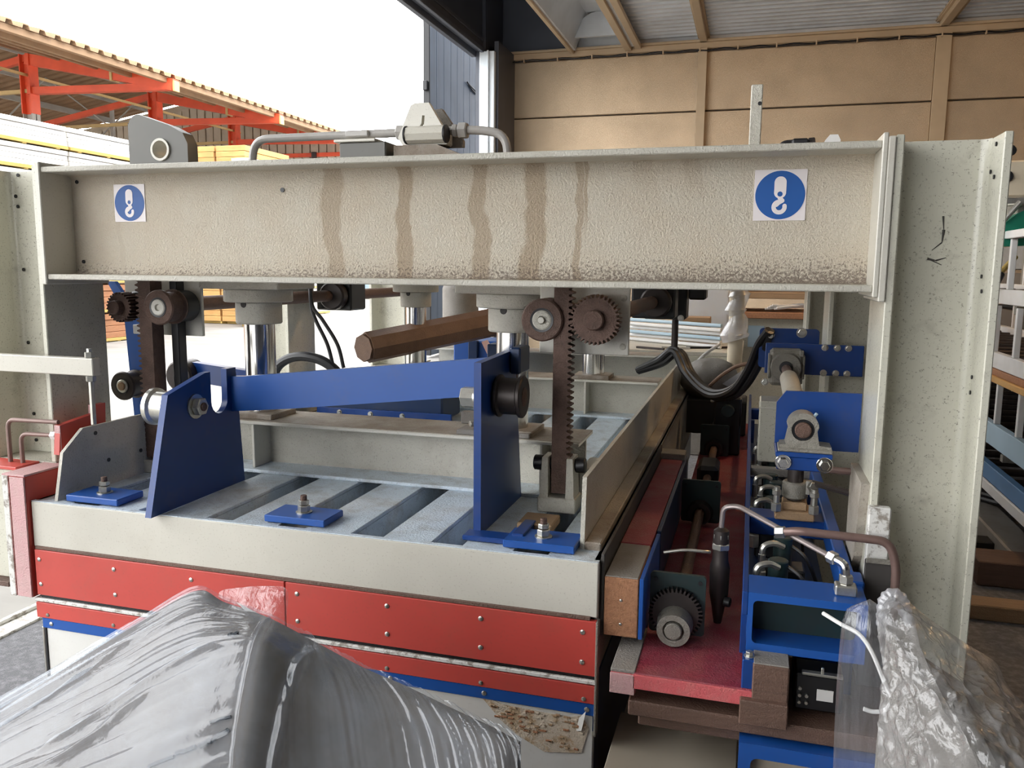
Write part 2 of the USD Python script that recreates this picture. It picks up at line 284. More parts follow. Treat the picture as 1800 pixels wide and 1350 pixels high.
def gear(c, d, r, w, teeth, tooth, rb=None):
    a, b, d = frame_of(d); c = np.asarray(c, float); pts = []
    for k in range(teeth):
        t0 = 2 * math.pi * k / teeth; s = 2 * math.pi / teeth
        for f, rr in ((0.0, r - tooth), (0.28, r - tooth), (0.40, r), (0.72, r), (0.85, r - tooth)): pts.append((rr * math.cos(t0 + f * s), rr * math.sin(t0 + f * s)))
    m = trimesh.creation.extrude_polygon(Polygon(pts), w, engine='earcut')
    T = np.eye(4); T[:3, 0], T[:3, 1], T[:3, 2], T[:3, 3] = a, b, d, c
    m.apply_transform(T)
    if np.linalg.det(T[:3, :3]) < 0: m.invert()
    return m


# ------------------------------------------------------------------ prims
USED = {}


def numbered(parent, name):
    k = USED.get((parent, name), 0); USED[(parent, name)] = k + 1
    return f'{parent}/{name}' if k == 0 else f'{parent}/{name}_{k:03d}'


class Thing:
    def __init__(s, path, org): s.path, s.org = path, np.asarray(org, float)


def tag(path, **kw):
    p = stage.GetPrimAtPath(path)
    for k, v in kw.items():
        if v: p.SetCustomDataByKey('category' if k == 'cat' else k, v)


def thing(name, label=None, cat=None, loc=(0, 0, 0), group=None, kind=None):
    path = numbered('/World', name); x = UsdGeom.Xform.Define(stage, path); x.AddTranslateOp().Set(Gf.Vec3d(*map(float, loc)))
    tag(path, label=label, cat=cat, group=group, kind=kind); return Thing(path, loc)


def part(parent, name, mesh, m, label=None, smooth=30, kind=None):
    """A mesh in world coordinates, put under its thing or part."""
    path = numbered(parent.path, name); mesh = mesh.copy() if not isinstance(mesh, list) else cat(mesh)
    mesh.apply_translation(-parent.org)
    usdkit.mesh(stage, path, mesh, LK[m], smooth=smooth)
    tag(path, label=label, kind=kind); return Thing(path, parent.org)


def solo(name, mesh, m, label=None, cat_=None, group=None, kind=None, smooth=30):
    mesh = cat(mesh) if isinstance(mesh, list) else mesh
    path = numbered('/World', name); usdkit.mesh(stage, path, mesh, LK[m], smooth=smooth); tag(path, label=label, cat=cat_, group=group, kind=kind)
    return Thing(path, (0, 0, 0))


def copy_of(src, loc, label=None, group=None, rotz=0):
    name = src.path.split('/')[-1].rstrip('0123456789').rstrip('_'); sp = stage.GetPrimAtPath(src.path); was = sp.GetCustomData()
    path = numbered('/World', name); x = UsdGeom.Xform.Define(stage, path)
    x.GetPrim().GetReferences().AddInternalReference(src.path); x.GetPrim().SetInstanceable(True)
    x.ClearXformOpOrder(); x.AddTranslateOp().Set(Gf.Vec3d(*map(float, loc)))
    if rotz: x.AddRotateZOp().Set(rotz)
    tag(path, label=label or was.get('label'), cat=was.get('category'), group=group or was.get('group')); return Thing(path, loc)


def V(*a): return np.array(a, float)


# ------------------------------------------------------------------ the hall: floor, walls, ceiling
WY, LX, RX, ZC = 15.0, -4.65, 9.0, 5.70
solo('floor', bx(-3.32, RX + 2, -9, 16, -0.2, 0, 0), 'asphalt', kind='structure')
t = thing('trim', None, None, (-3.40, 5, 0), kind='structure')
part(t, 'channel', [bx(-3.48, -3.32, -9, 16, -0.1, 0.012, 0.003), bx(-3.455, -3.425, -9, 16, 0.012, 0.03, 0.003)], 'white_strip')
solo('ground', bx(-140, -3.48, -60, 160, -0.2, 0, 0), 'yard', kind='structure')
wb = thing('wall_back', None, None, (0, WY, 0), kind='structure')
bays = [(LX + 0.05, -1.06), (-0.95, 2.62), (2.80, 6.35), (6.50, RX)]
rows = [(4.49, 5.47), (3.47, 4.475), (2.45, 3.455), (1.43, 2.435), (0.0, 1.415)]
for x0, x1 in bays:
    for z0, z1 in rows: part(wb, 'wall_panel', bx(x0, x1, WY, WY + 0.08, z0, z1, 0.012), 'wall_panel')
for x0, x1 in ((-1.06, -0.95), (2.62, 2.80), (6.35, 6.50)):
    part(wb, 'column', [bx(x0, x1, WY - 0.10, WY + 0.1, 0, 5.50, 0.006), bx(x0 - 0.02, x1 + 0.02, WY - 0.13, WY - 0.10, 0, 5.50, 0.004)], 'wall_steel')
part(wb, 'backing', bx(LX, RX, WY + 0.09, WY + 0.14, 0, 6.4, 0), 'dark_wall')
part(wb, 'top_rail', [bx(LX, RX, WY - 0.08, WY + 0.1, 5.50, 5.60, 0.008), bx(LX, RX, WY - 0.12, WY + 0.1, 5.60, 5.64, 0.006)], 'wall_steel')
part(wb, 'upper_panel', [bx(LX, -3.22, WY, WY + 0.08, 5.64, 9.2, 0.01)], 'dark_wall')
part(wb, 'upper_panel', [bx(-3.22, RX, WY, WY + 0.08, 5.64, 6.4, 0.01)], 'ceiling_steel')
c = thing('wall_cable', 'thin dark cable clipped along the top of the hall back wall', 'cable', (0, WY, 5.45))
pts = []
for i, x in enumerate(np.linspace(LX + 0.1, 6.3, 40)): pts.append((x, WY - 0.14, 5.47 - 0.025 * (i % 2)))
part(c, 'cable', tube(smooth_path(pts, 3), 0.012, 6), 'black')
for x in np.arange(LX + 0.5, 6.2, 0.62): part(c, 'clip', bx(x - 0.012, x + 0.012, WY - 0.155, WY - 0.09, 5.43, 5.50, 0.003), 'wall_steel')
wl = thing('wall_left', None, None, (LX, 14, 0), kind='structure')
part(wl, 'header', [bx(LX - 0.12, LX, -8, 14.7, 5.45, 9.2, 0.01)], 'dark_wall')
part(wl, 'rear_bay_panel', bx(LX - 0.12, LX, 15.02, 24, 0, 9.2, 0.01), 'dark_wall'); part(wl, 'rear_bay_panel', bx(LX, RX, 23.9, 24, 0, 9.2, 0.01), 'dark_wall')
part(wl, 'door_track', [bx(LX, LX + 0.06, -8, 14.0, 5.40, 5.47, 0.006), bx(LX - 0.20, LX - 0.12, -8, 14.0, 5.36, 5.50, 0.006), bx(LX + 0.0, LX + 0.03, -8, 14.0, 5.60, 5.66, 0.004)], 'dark_wall')
part(wl, 'jamb', [bx(LX - 0.02, -4.40, 13.88, 13.98, 0, 5.42, 0.01), bx(-4.52, -4.49, 13.83, 13.87, 0, 5.42, 0.004)], 'jamb')
part(wl, 'corner_post', [bx(LX - 0.12, LX + 0.06, 13.98, 15.0, 0, 9.2, 0.006), bx(-4.44, -4.36, 14.0, 15.0, 0, 5.6, 0.006)], 'dark_wall')
d1 = thing('door', None, None, (-6.1, 16.4, 0), kind='structure')
for k in range(8):
    y0 = 14.95 + k * 0.385
    part(d1, 'door_panel', bx(-6.10, -6.02, y0, y0 + 0.380, 0.05, 7.4, 0.008), 'door_leaf')
part(d1, 'pull_wire', tube(smooth_path([at(*p, X=-6.0) for p in ((841, 165), (824, 148), (822, 145), (830, 158), (838, 166))], 6), 0.014, 6), 'black')
part(d1, 'edge_stop', bx(-6.12, -6.0, 14.91, 14.95, 0.05, 7.4, 0.006), 'black'); part(d1, 'edge_stop', bx(-6.12, -6.0, 18.03, 18.09, 0.05, 7.4, 0.006), 'black'); part(d1, 'latch', bx(-6.10, -6.02, 14.83, 14.90, 5.05, 5.22, 0.006), 'black')
wr = thing('wall_right', None, None, (RX, 4, 0), kind='structure')
for k in range(6):
    part(wr, 'wall_panel', bx(RX, RX + 0.08, -9 + k * 4.1, -4.92 + k * 4.1, 0, 9.0, 0.01), 'dark_wall')
wf = thing('wall_front', None, None, (5, -9, 0), kind='structure')
for k in range(6): part(wf, 'wall_panel', bx(-2.5 + k * 1.92, -0.6 + k * 1.92, -9.1, -9.0, 0, 6.2, 0.01), 'dark_wall')
ce = thing('ceiling', None, None, (0, 7, ZC), kind='structure')


def corrugated(x0, x1, y0, y1, z, pitch, depth, along='x', th=0.012):
    """A trapezoid-profiled sheet whose ribs run along x (or y)."""
    a0, a1 = (y0, y1) if along == 'x' else (x0, x1); prof = []; a = a0
    while a < a1 - 1e-6:
        for f, h in ((0.0, 0), (0.42, 0), (0.52, 1), (0.90, 1)):
            if a + f * pitch <= a1: prof.append((a + f * pitch, z - depth * h))
        a += pitch
    prof.append((a1, z)); up = [(u, w + th) for u, w in prof[::-1]]; poly = Polygon(prof + up)
    return plate(poly, 'x', x0, x1) if along == 'x' else plate(poly, 'y', y0, y1)


for x0, x1 in ((-2.10, 2.58), (2.86, 6.3), (6.5, RX)):
    for k in range(5):
        y0 = -9 + k * 4.8; part(ce, 'ceiling_sheet', corrugated(x0, x1, y0, min(y0 + 4.79, 15.0), ZC + 0.06, 0.20, 0.045), 'ceiling_steel', smooth=False)
for x in (-1.0, 2.70, 6.40): part(ce, 'rafter', [bx(x - 0.06, x + 0.06, -9, 15, ZC - 0.10, ZC + 0.02, 0.006), bx(x - 0.10, x + 0.10, -9, 15, ZC - 0.02, ZC + 0.012, 0.004)], 'wall_steel')
part(ce, 'rafter', bx(2.58, 2.86, -9, 15, ZC + 0.0, ZC + 0.03, 0.004), 'wall_steel')
# a folded steel gutter trough runs along the edge of the ceiling
prof = [(-3.28, ZC - 0.12), (-3.20, ZC - 0.12), (-3.16, ZC + 0.02), (-2.98, ZC + 0.42), (-2.52, ZC + 0.42), (-2.36, ZC + 0.02), (-2.30, ZC - 0.12), (-2.08, ZC - 0.12), (-2.08, ZC - 0.05), (-2.24, ZC - 0.05), (-2.44, ZC + 0.50), (-3.06, ZC + 0.50), (-3.24, ZC - 0.02), (-3.28, ZC - 0.02)]
part(ce, 'gutter_trough', plate(prof, 'y', -9, 14.85), 'ceiling_steel')
part(ce, 'gutter_lip', [bx(-3.31, -3.24, -9, 14.9, ZC - 0.16, ZC - 0.10, 0.008), bx(-2.34, -2.22, -9, 14.9, ZC - 0.17, ZC - 0.10, 0.008), bx(-2.16, -2.05, -9, 14.9, ZC - 0.15, ZC - 0.08, 0.008)], 'wall_steel')
part(ce, 'end_cap', plate([(-2.76 + 0.40 * math.cos(a), ZC + 0.02 + 0.40 * math.sin(a)) for a in np.linspace(0, math.pi, 16)], 'y', 14.55, 14.62), 'ceiling_steel')
part(ce, 'raised_sheet', bx(LX, -3.1, -9, 24, 9.0, 9.1, 0), 'dark_wall')
part(ce, 'roof_deck', bx(-3.24, RX, -9, 24, 6.4, 6.5, 0), 'dark_wall')
part(ce, 'side_sheet', bx(-3.24, -3.20, -9, 15, ZC - 0.02, 9.0, 0.005), 'dark_wall')

# ------------------------------------------------------------------ the yard: open shed, stacks of timber
sh = thing('storage_shed', 'open red steel storage shed with a ribbed roof across the yard', 'shed', (-24, 24, 0))
EX, EZ, SL, RGX = -17.9, 7.62, 0.245, -27.5        # eave line, its height, the roof's slope, the ridge


def rz(x): return EZ + (EX - max(x, RGX)) * SL - max(0, RGX - x) * 0.16


def roof_sheet(y0, y1, xs):
    n = int(round((y1 - y0) / 0.5)); v = []
    prof = []
    for k in range(n):
        y = y0 + k * 0.5; prof += [(y, 0), (y + 0.27, 0), (y + 0.31, 0.10), (y + 0.46, 0.10)]
    prof.append((y1, 0)); prof = np.array(prof); m = len(prof)
    for x in xs:
        for dz in (0.0, 0.03): v += [(x, y, rz(x) + h + dz) for y, h in prof]
    f = []
    for k in range(m - 1):
        for a, b in ((0, 2 * m), (3 * m, m), (m, 0), (2 * m, 3 * m)): f += [(a + k, a + k + 1, b + k + 1), (a + k, b + k + 1, b + k)]
    return trimesh.Trimesh(v, f, process=False)


for y0, y1 in ((8, 15), (15, 22), (22, 29), (29, 36.5)):
    part(sh, 'roof_sheet', roof_sheet(y0, y1, (EX, RGX)), 'shed_roof', smooth=False); part(sh, 'rear_roof_sheet', roof_sheet(y0, y1, (RGX, -46.0)), 'shed_roof', smooth=False)


def bar3(p0, p1, w, h):
    p0, p1 = V(*p0), V(*p1); d = p1 - p0; d /= np.linalg.norm(d); u = V(0, 0, 1) - d * d[2]; u /= np.linalg.norm(u); s = np.cross(d, u); q = []
    for p in (p0, p1):
        for a in (-1, 1):
            for b in (-1, 1): q.append(p + s * a * w / 2 + u * b * h / 2)
    return hull(q)


part(sh, 'eave_purlin', bx(-18.2, -18.04, 8, 36.4, rz(-18.1) - 0.20, rz(-18.1) - 0.02, 0.01), 'shed_roof')
for x in (-19.4, -20.7, -22.2, -24.0, -26, -29.5, -32, -35, -39): part(sh, 'purlin', bx(x - 0.06, x + 0.06, 8, 36.2, rz(x) - 0.30, rz(x) - 0.05, 0.01), 'shed_grey' if x < -24 else 'shed_roof')
for y in (17.1, 22.9, 29.0, 34.3):
    px_ = -23.6; fr0 = y > 20
    part(sh, 'post', [bx(px_ - 0.2, px_ + 0.2, y - 0.02, y + 0.02, 0, 6.75, 0.004), bx(px_ + 0.16, px_ + 0.2, y - 0.17, y + 0.17, 0, 6.75, 0.004), bx(px_ - 0.2, px_ - 0.16, y - 0.17, y + 0.17, 0, 6.75, 0.004)], 'shed_grey')
    part(sh, 'post_head', [bx(px_ - 0.2, px_ + 0.2, y - 0.03, y + 0.03, 6.75, rz(px_) - 0.35, 0.004), bx(px_ + 0.16, px_ + 0.21, y - 0.19, y + 0.19, 6.75, rz(px_) - 0.35, 0.004), bx(px_ - 0.21, px_ - 0.16, y - 0.19, y + 0.19, 6.75, rz(px_) - 0.35, 0.004)], 'shed_red')
    if fr0:
        part(sh, 'rafter', bar3((px_, y, rz(px_) - 0.50), (EX + 0.05, y, rz(EX) - 0.22), 0.28, 0.36), 'shed_red')
        part(sh, 'tie_beam', bar3((px_, y, 7.50), (EX + 0.1, y, 7.36), 0.24, 0.22), 'shed_red')
        part(sh, 'end_plate', bx(EX + 0.05, EX + 0.12, y - 0.13, y + 0.13, 7.2, 7.52, 0.01), 'shed_yellow')
        part(sh, 'mid_plate', bx(-20.2, -20.1, y - 0.18, y + 0.18, 7.62, 8.0, 0.01), 'shed_yellow')
    part(sh, 'inner_rafter', bar3((px_, y, rz(px_) - 0.45), (-33.5, y, 6.9), 0.16, 0.22), 'shed_red')
    part(sh, 'inner_tie', bar3((px_, y, 7.5), (-44, y, 7.4), 0.12, 0.12), 'shed_yellow')
    part(sh, 'diagonal', bar3((-26, y, 7.5), (-29, y, rz(-29) - 0.2), 0.05, 0.05), 'shed_grey'); part(sh, 'diagonal', bar3((-32, y, 7.45), (-29, y, rz(-29) - 0.2), 0.05, 0.05), 'shed_grey')
    part(sh, 'rear_post', bx(-44.2, -43.9, y - 0.15, y + 0.15, 0, rz(-44), 0.01), 'shed_grey')
    if y < 33:
        part(sh, 'long_tie', bar3((px_, y, 8.0), (px_, y + 5.8, 8.0), 0.08, 0.08), 'shed_yellow')
        part(sh, 'cross_brace', bar3((-28, y, 7.2), (-28, y + 5.8, 6.0), 0.07, 0.07), 'shed_grey')
        part(sh, 'cross_brace', bar3((-28, y, 6.0), (-28, y + 5.8, 7.2), 0.07, 0.07), 'shed_grey')
        part(sh, 'slim_post', bx(-28.1, -27.95, y + 2.5, y + 2.65, 0, 8.9, 0.01), 'shed_grey')
part(sh, 'gable_backing', plate([(-46, 0), (-46, rz(-46) - 0.1), (RGX, rz(RGX) - 0.1), (-18.3, rz(-18.3) - 0.1), (-18.3, 0)], 'y', 36.5, 36.6), 'cladding')
for k in range(52): x = -41.5 + k * 0.45; part(sh, 'cladding_board', bx(x, x + 0.38, 36.36 + 0.03 * (k % 2), 36.46 + 0.03 * (k % 2), 0, rz(x) - 0.35, 0.006), 'cladding')
for z in (4.0, 5.6, 7.0): part(sh, 'cladding_rail', bx(-41, -18.2, 36.2, 36.33, z, z + 0.18, 0.006), 'shed_red' if z > 5 else 'dark_steel')
for x in (-20.6, -24.2, -28): part(sh, 'gable_post', bx(x, x + 0.22, 36.05, 36.2, 0, 7.2, 0.01), 'dark_steel')


def pack(name, w, l, h, m, label, catg, loc, bearer='yellow_timber', group=None):
    """A strapped pack: slabs of boards on two bearers; w along x, l along y."""
    t = thing(name, label, catg, loc, group)
    o = V(*loc); nb = 4
    for k in range(nb):
        z0 = 0.09 + k * (h - 0.09) / nb; z1 = 0.09 + (k + 1) * (h - 0.09) / nb - 0.008
        part(t, 'board_layer', bx(o[0] - w / 2 + 0.01 * (k % 2), o[0] + w / 2 - 0.012 * (k % 3), o[1] - l / 2, o[1] + l / 2, o[2] + z0, o[2] + z1, 0.006), m)
    for f in (-0.38, 0.0, 0.38): part(t, 'bearer', bx(o[0] - w / 2, o[0] + w / 2 + 0.02, o[1] + f * l - 0.05, o[1] + f * l + 0.05, o[2], o[2] + 0.085, 0.006), bearer)
    part(t, 'edge_batten', bx(o[0] + w / 2 - 0.02, o[0] + w / 2 + 0.03, o[1] - l / 2, o[1] + l / 2, o[2] + 0.02, o[2] + 0.085, 0.006), bearer)
    return t


# stack beside the left column: brown packs below, white-wrapped packs on top
first = None
for col, y in enumerate((11.2, 13.45, 15.7)):
    for k in range(4):
        z = 0.0 + k * 0.66; place = ('nearest', 'middle', 'farthest')[col]; lv = ('lowest', 'second', 'third', 'top')[k]
        lab = f'{lv} brown timber pack in the {place} pile behind the left column'
        if first is None: first = pack('timber_pack', 1.6, 2.15, 0.65, 'brick_timber', lab, 'timber pack', (-14.9, y, z), group='brown timber packs in the yard stack')
        else: copy_of(first, (-14.9, y, z), lab)
first = None
for col, y in enumerate((11.2, 13.45, 15.7)):
    for k in range(4):
        z = 2.64 + k * 0.5; place = ('nearest', 'middle', 'farthest')[col]; lv = ('lowest white', 'second white', 'third white', 'topmost')[k]
        lab = f'{lv} wrapped board pack in the {place} pile under the red shed eave'
        if first is None: first = pack('wrapped_pack', 1.6, 2.2, 0.5, 'white_wrap', lab, 'board pack', (-14.9, y, z), group='white wrapped packs on top of the yard stack')
        else: copy_of(first, (-14.9, y, z), lab)
first = None
for col, x in enumerate((-16.0, -14.95)):
    for k in range(7):
        z = k * 0.755; lv = ('bottom', 'second lowest', 'third', 'fourth', 'fifth', 'sixth', 'top')[k]
        lab = f'{lv} golden timber pack in the {("left", "right")[col]} pile seen beyond the left roller'
        if first is None: first = pack('golden_pack', 1.0, 2.4, 0.745, 'sun_timber', lab, 'timber pack', (x, 22.7, z), group='golden timber packs far across the yard')
        else: copy_of(first, (x, 22.7, z), lab)
for k, (x, y, n) in enumerate(((-14.08, 21.9, 5), (-15.9, 27.2, 5), (-17.6, 32.0, 5))):
    for j in range(n):
        lab = f'{("bottom", "second", "third", "fourth", "top")[j]} white pack of the {("nearest", "middle", "farthest")[k]} bright pile behind the bent pipe'
        if k == j == 0: wp = pack('white_pack', 0.6, 2.4, 0.95, 'white_wrap', lab, 'board pack', (x, y, 0), group='bright white packs in the far yard')
        else: copy_of(wp, (x, y, j * 0.96), lab)
cb = thing('container', 'pale blue shipping container far across the bright yard', 'container', (-18, 43, 0))
part(cb, 'body', bx(-24, -13.5, 42, 44.4, 0.15, 2.75, 0.03), 'pale_blue')
for k in range(26): part(cb, 'wall_rib', bx(-23.8 + k * 0.4, -23.62 + k * 0.4, 41.95, 42.0, 0.3, 2.6, 0.01), 'pale_blue')
for x in (-24, -13.6): part(cb, 'corner_post', bx(x, x + 0.14, 41.93, 42.05, 0.0, 2.8, 0.02), 'pale_blue')

for k, (x, y, lab) in enumerate(((1.4, 7.0, 'sodium high-bay lamp over the machine, near the back wall'), (5.2, 7.0, 'sodium high-bay lamp over the conveyors, near the back wall'))):
    t = thing('high_bay_lamp', lab, 'lamp', (x, y, 5.3)); part(t, 'reflector', lathe([(0, 0.26), (0.05, 0.24), (0.28, 0.10), (0.32, 0.07), (0.34, 0.06), (0.33, 0.05), (0.27, 0.08), (0.05, 0.22), (0.005, 0.25), (0, 0.26)], (x, y, 5.18), (0, 0, 1), 24), 'ceiling_steel'); part(t, 'hanger', rod((x, y, 5.5), (x, y, ZC + 0.02), 0.02, 8), 'grey_iron')
    l = UsdLux.SphereLight.Define(stage, t.path + '/bulb'); l.CreateRadiusAttr(0.08); l.CreateIntensityAttr(LAMP); l.CreateColorAttr(Gf.Vec3f(1.0, 0.60, 0.27)); l.CreateNormalizeAttr(False); l.AddTranslateOp().Set(Gf.Vec3d(0, 0, -0.20))
# ------------------------------------------------------------------ the press frame: crossbeams bolted between columns
def h_beam_x(parent, x0, x1, y0, y1, z0, z1, tf, tw, m, mweb):
    ym = (y0 + y1) / 2; b = part(parent, 'crossbeam', bx(x0, x1, ym - tw / 2, ym + tw / 2, z0 + tf, z1 - tf, 0), mweb)
    part(b, 'top_flange', bx(x0, x1, y0, y1, z1 - tf, z1, 0.003), m); part(b, 'bottom_flange', bx(x0, x1, y0, y1, z0, z0 + tf, 0.003), m)
    r = 0.022   # rolled fillets between web and flanges
    for ys in (-1, 1):
        for zz, s in ((z0 + tf, 1), (z1 - tf, -1)):
            y = ym + ys * tw / 2
            pr = [(y, zz)] + [(y + ys * r * (1 - math.sin(a)), zz + s * r * (1 - math.cos(a))) for a in np.linspace(0, math.pi / 2, 6)]
            part(b, 'fillet', plate(pr, 'x', x0, x1), mweb)
    return b


def h_column(parent, x0, x1, y0, y1, z0, z1, tf, tw, m):
    ym = (y0 + y1) / 2; r = 0.024; c = part(parent, 'column', bx(x0 + tf, x1 - tf, ym - tw / 2, ym + tw / 2, z0, z1, 0), m)
    part(c, 'flange', bx(x0, x0 + tf, y0, y1, z0, z1, 0.003), m); part(c, 'flange', bx(x1 - tf, x1, y0, y1, z0, z1, 0.003), m)
    for xx, s in ((x0 + tf, 1), (x1 - tf, -1)):
        for ys in (-1, 1):
            y = ym + ys * tw / 2
            pr = [(xx, y)] + [(xx + s * r * (1 - math.cos(a)), y + ys * r * (1 - math.sin(a))) for a in np.linspace(0, math.pi / 2, 6)]
            part(c, 'fillet', plate(pr, 'z', z0, z1), m)
    return c


BZ0, BZ1 = 1.694, 2.108
pf = thing('portal_press', 'cream steel press frame with stained front crossbeam and heavy columns', 'press frame', (-1.1, 2.65, 0))
XL0, XL1, XR0, XR1 = -2.876, -2.575, 0.352, 0.640
for i, y0 in enumerate((2.5, 4.2, 5.87)):
    top = 2.122
    h_column(pf, XL0, XL1, y0, y0 + 0.30, 0.985, top - 0.01, 0.022, 0.016, 'cream_column')
    h_column(pf, XR0 + 0.004, XR1, y0, y0 + 0.30, 0.02, top, 0.022, 0.016, 'cream_column')
    h_beam_x(pf, -2.555, 0.323, y0, y0 + 0.30, BZ0, BZ1, 0.020, 0.016, 'cream', 'beam_paint' if i == 0 else 'cream')
    part(pf, 'end_plate', bx(-2.575, -2.553, y0 - 0.008, y0 + 0.31, 1.675, 2.125, 0.003), 'cream_clean')
    part(pf, 'end_plate', bx(0.322, 0.337, y0 - 0.008, y0 + 0.31, 1.680, 2.128, 0.003), 'cream_clean')
    part(pf, 'end_plate', bx(0.337, 0.356, y0 - 0.008, y0 + 0.31, 1.668, 2.118, 0.003), 'cream_clean')
    for x in (XR0 - 0.03,): part(pf, 'base_plate', bx(x, x + 0.42, y0 - 0.06, y0 + 0.36, 0, 0.02, 0.004), 'cream_clean')
    for x0, x1 in ((XL0 + 0.03, XL0 + 0.23), (XR0 + 0.06, XR0 + 0.26)): pass
for y0, y1 in ((2.80, 4.20), (4.50, 5.87)):
    for x in (-2.25, -0.20): part(pf, 'tie_beam', bx(x - 0.07, x + 0.07, y0, y1, 1.90, 2.06, 0.004), 'cream')
# sleeve welded to the right column's edge, lower on
part(pf, 'cover_strip', bx(XR0 - 0.002, XR0 + 0.058, 2.468, 2.499, 0.72, 1.085, 0.004), 'white_strip', label='white scuffed strip on the column edge')
part(pf, 'gusset', plate([(2.52, 1.14), (2.79, 1.14), (2.79, 0.70), (2.58, 0.90)], 'x', XR0 - 0.02, XR0 + 0.016), 'deck_dusty')
# bolt holes along the columns
for (px, py) in ((32, 308), (28, 345), (32, 363), (42, 474), (50, 602), (60, 727), (64, 773)):
    p = at(px, py, Y=2.64); part(pf, 'bolt_hole', rod(p, p + V(0, -0.003, 0), 0.007, 10, chamfer=False), 'black')
for (px, py) in ((78, 310), (84, 404), (135, 320), (147, 460)):
    p = at(px, py, Y=2.64); part(pf, 'bolt_hole', rod((p[0], 2.643, p[2]), (p[0], 2.638, p[2]), 0.007, 10, chamfer=False), 'black')
p = at(497, 334, Y=2.642); part(pf, 'bolt_hole', rod(p, p + V(0, -0.004, 0), 0.008, 10, chamfer=False), 'black')
for (px, py) in ((1752, 253), (1742, 302), (1748, 311), (1726, 486), (1726, 512), (1709, 663), (1706, 690)):
    p = at(px, py, X=0.617); part(pf, 'bolt_hole', rod(p, p - V(0.003, 0, 0), 0.006, 10, chamfer=False), 'black')
# scrape marks on the right column's web
for a, b, r in (((1658, 380), (1659, 405), 0.004), ((1659, 404), (1656, 425), 0.006), ((1656, 426), (1638, 440), 0.003), ((1630, 455), (1645, 458), 0.006), ((1645, 458), (1663, 453), 0.004), ((1634, 456), (1655, 466), 0.003)):
    p, q = at(*a, Y=2.641), at(*b, Y=2.641); part(pf, 'scrape_mark', rod(p, q, r * 0.7, 6, r1=r * 0.25, chamfer=False), 'grime')
# lifting sign: white square, blue disc, white hook block
def sign(cx, cz, s):
    y = 2.6405
    st = part(pf, 'sticker', bx(cx - s / 2, cx + s / 2, y - 0.0012, y + 0.0015, cz - s / 2, cz + s / 2, 0.0003), 'sticker_white', label='square sticker with a white crane hook on a blue disc')
    part(st, 'blue_disc', plate(Point(cx, cz).buffer(s * 0.475, 32), 'y', y - 0.0022, y - 0.0012), 'sticker_blue', label='blue disc')
    u = s
    body = union_all([Point(cx, cz + 0.25 * u).buffer(0.115 * u), Point(cx, cz + 0.05 * u).buffer(0.115 * u), sbox(cx - 0.115 * u, cz + 0.05 * u, cx + 0.115 * u, cz + 0.25 * u)])
    neck = sbox(cx - 0.045 * u, cz - 0.16 * u, cx + 0.045 * u, cz)
    arc = [(cx + 0.03 * u - 0.0 + 0.105 * u * math.cos(a) - 0.035 * u, cz - 0.235 * u + 0.105 * u * math.sin(a)) for a in np.linspace(math.radians(110), math.radians(372), 26)]
    from shapely.geometry import LineString
    hook = LineString(arc).buffer(0.042 * u, cap_style=1)
    hook = union_all([hook, LineString([(cx, cz - 0.06 * u), (cx + 0.05 * u, cz - 0.11 * u), (cx - 0.02 * u, cz - 0.15 * u), (cx - 0.06 * u, cz - 0.19 * u)]).buffer(0.042 * u)])
    sh_ = union_all([body, hook]).difference(Point(cx, cz + 0.02 * u).buffer(0.05 * u))
    for g in getattr(sh_, 'geoms', [sh_]): part(st, 'hook_emblem', plate(g, 'y', y - 0.0032, y - 0.0022), 'sticker_white', label='white hook emblem')


p = at(228, 357, Y=2.64); sign(p[0], p[2], 0.140)
p = at(1371, 343, Y=2.64); sign(p[0], p[2], 0.150)

# things that stand on top of the frame
lg = thing('lifting_lug', 'dark cream lifting lug with a round eye on the left end of the crossbeam', 'lifting lug', (-2.25, 2.75, BZ1))
x0, x1 = -2.352, -2.085; z1 = 2.325
prof = Polygon([(x0, BZ1), (x0, z1 - 0.03)] + [(x0 + 0.05 - 0.05 * math.cos(a), z1 - 0.05 + 0.05 * math.sin(a)) for a in np.linspace(0.3, math.pi / 2, 6)] + [(x1 - 0.08, z1 - 0.045), (x1 - 0.02, z1 - 0.075), (x1, z1 - 0.115), (x1, BZ1)])
prof = prof.difference(Point(-2.205, 2.19).buffer(0.036, 16))
part(lg, 'eye_plate', plate(prof, 'y', 2.73, 2.79), 'lug_grey')
part(lg, 'eye_rim', plate(Point(-2.205, 2.19).buffer(0.042, 16).difference(Point(-2.205, 2.19).buffer(0.033, 16)), 'y', 2.722, 2.798), 'cream_clean')
bp = thing('bent_pipe', 'grey bent pipe running along the top of the frame', 'pipe', (-1.4, 3.1, 2.06))
part(bp, 'pipe', tube(round_path([(-2.06, 3.1, 2.06), (-2.04, 3.1, 2.278), (-1.06, 3.1, 2.282), (-0.935, 3.1, 2.262), (-0.915, 3.1, 2.06)], 0.07), 0.0165, 12), 'pipe_grey')
part(bp, 'junction_plate', bx(-1.60, -1.50, 3.07, 3.13, 2.268, 2.292, 0.004), 'pipe_grey')
part(bp, 'union_nut', [hexa((-1.385, 3.1, 2.28), (1, 0, 0), 0.030, 0.03), hexa((-1.345, 3.1, 2.28), (1, 0, 0), 0.025, 0.06)], 'pipe_grey')
part(bp, 'union_nut', [hexa((-1.125, 3.1, 2.28), (1, 0, 0), 0.032, 0.035), hexa((-1.15, 3.1, 2.28), (1, 0, 0), 0.026, 0.02)], 'pipe_grey')
vb = thing('hydraulic_valve', 'cream trapezoid valve block with clevis plates on the top pipe', 'valve', (-1.25, 3.15, 2.22))
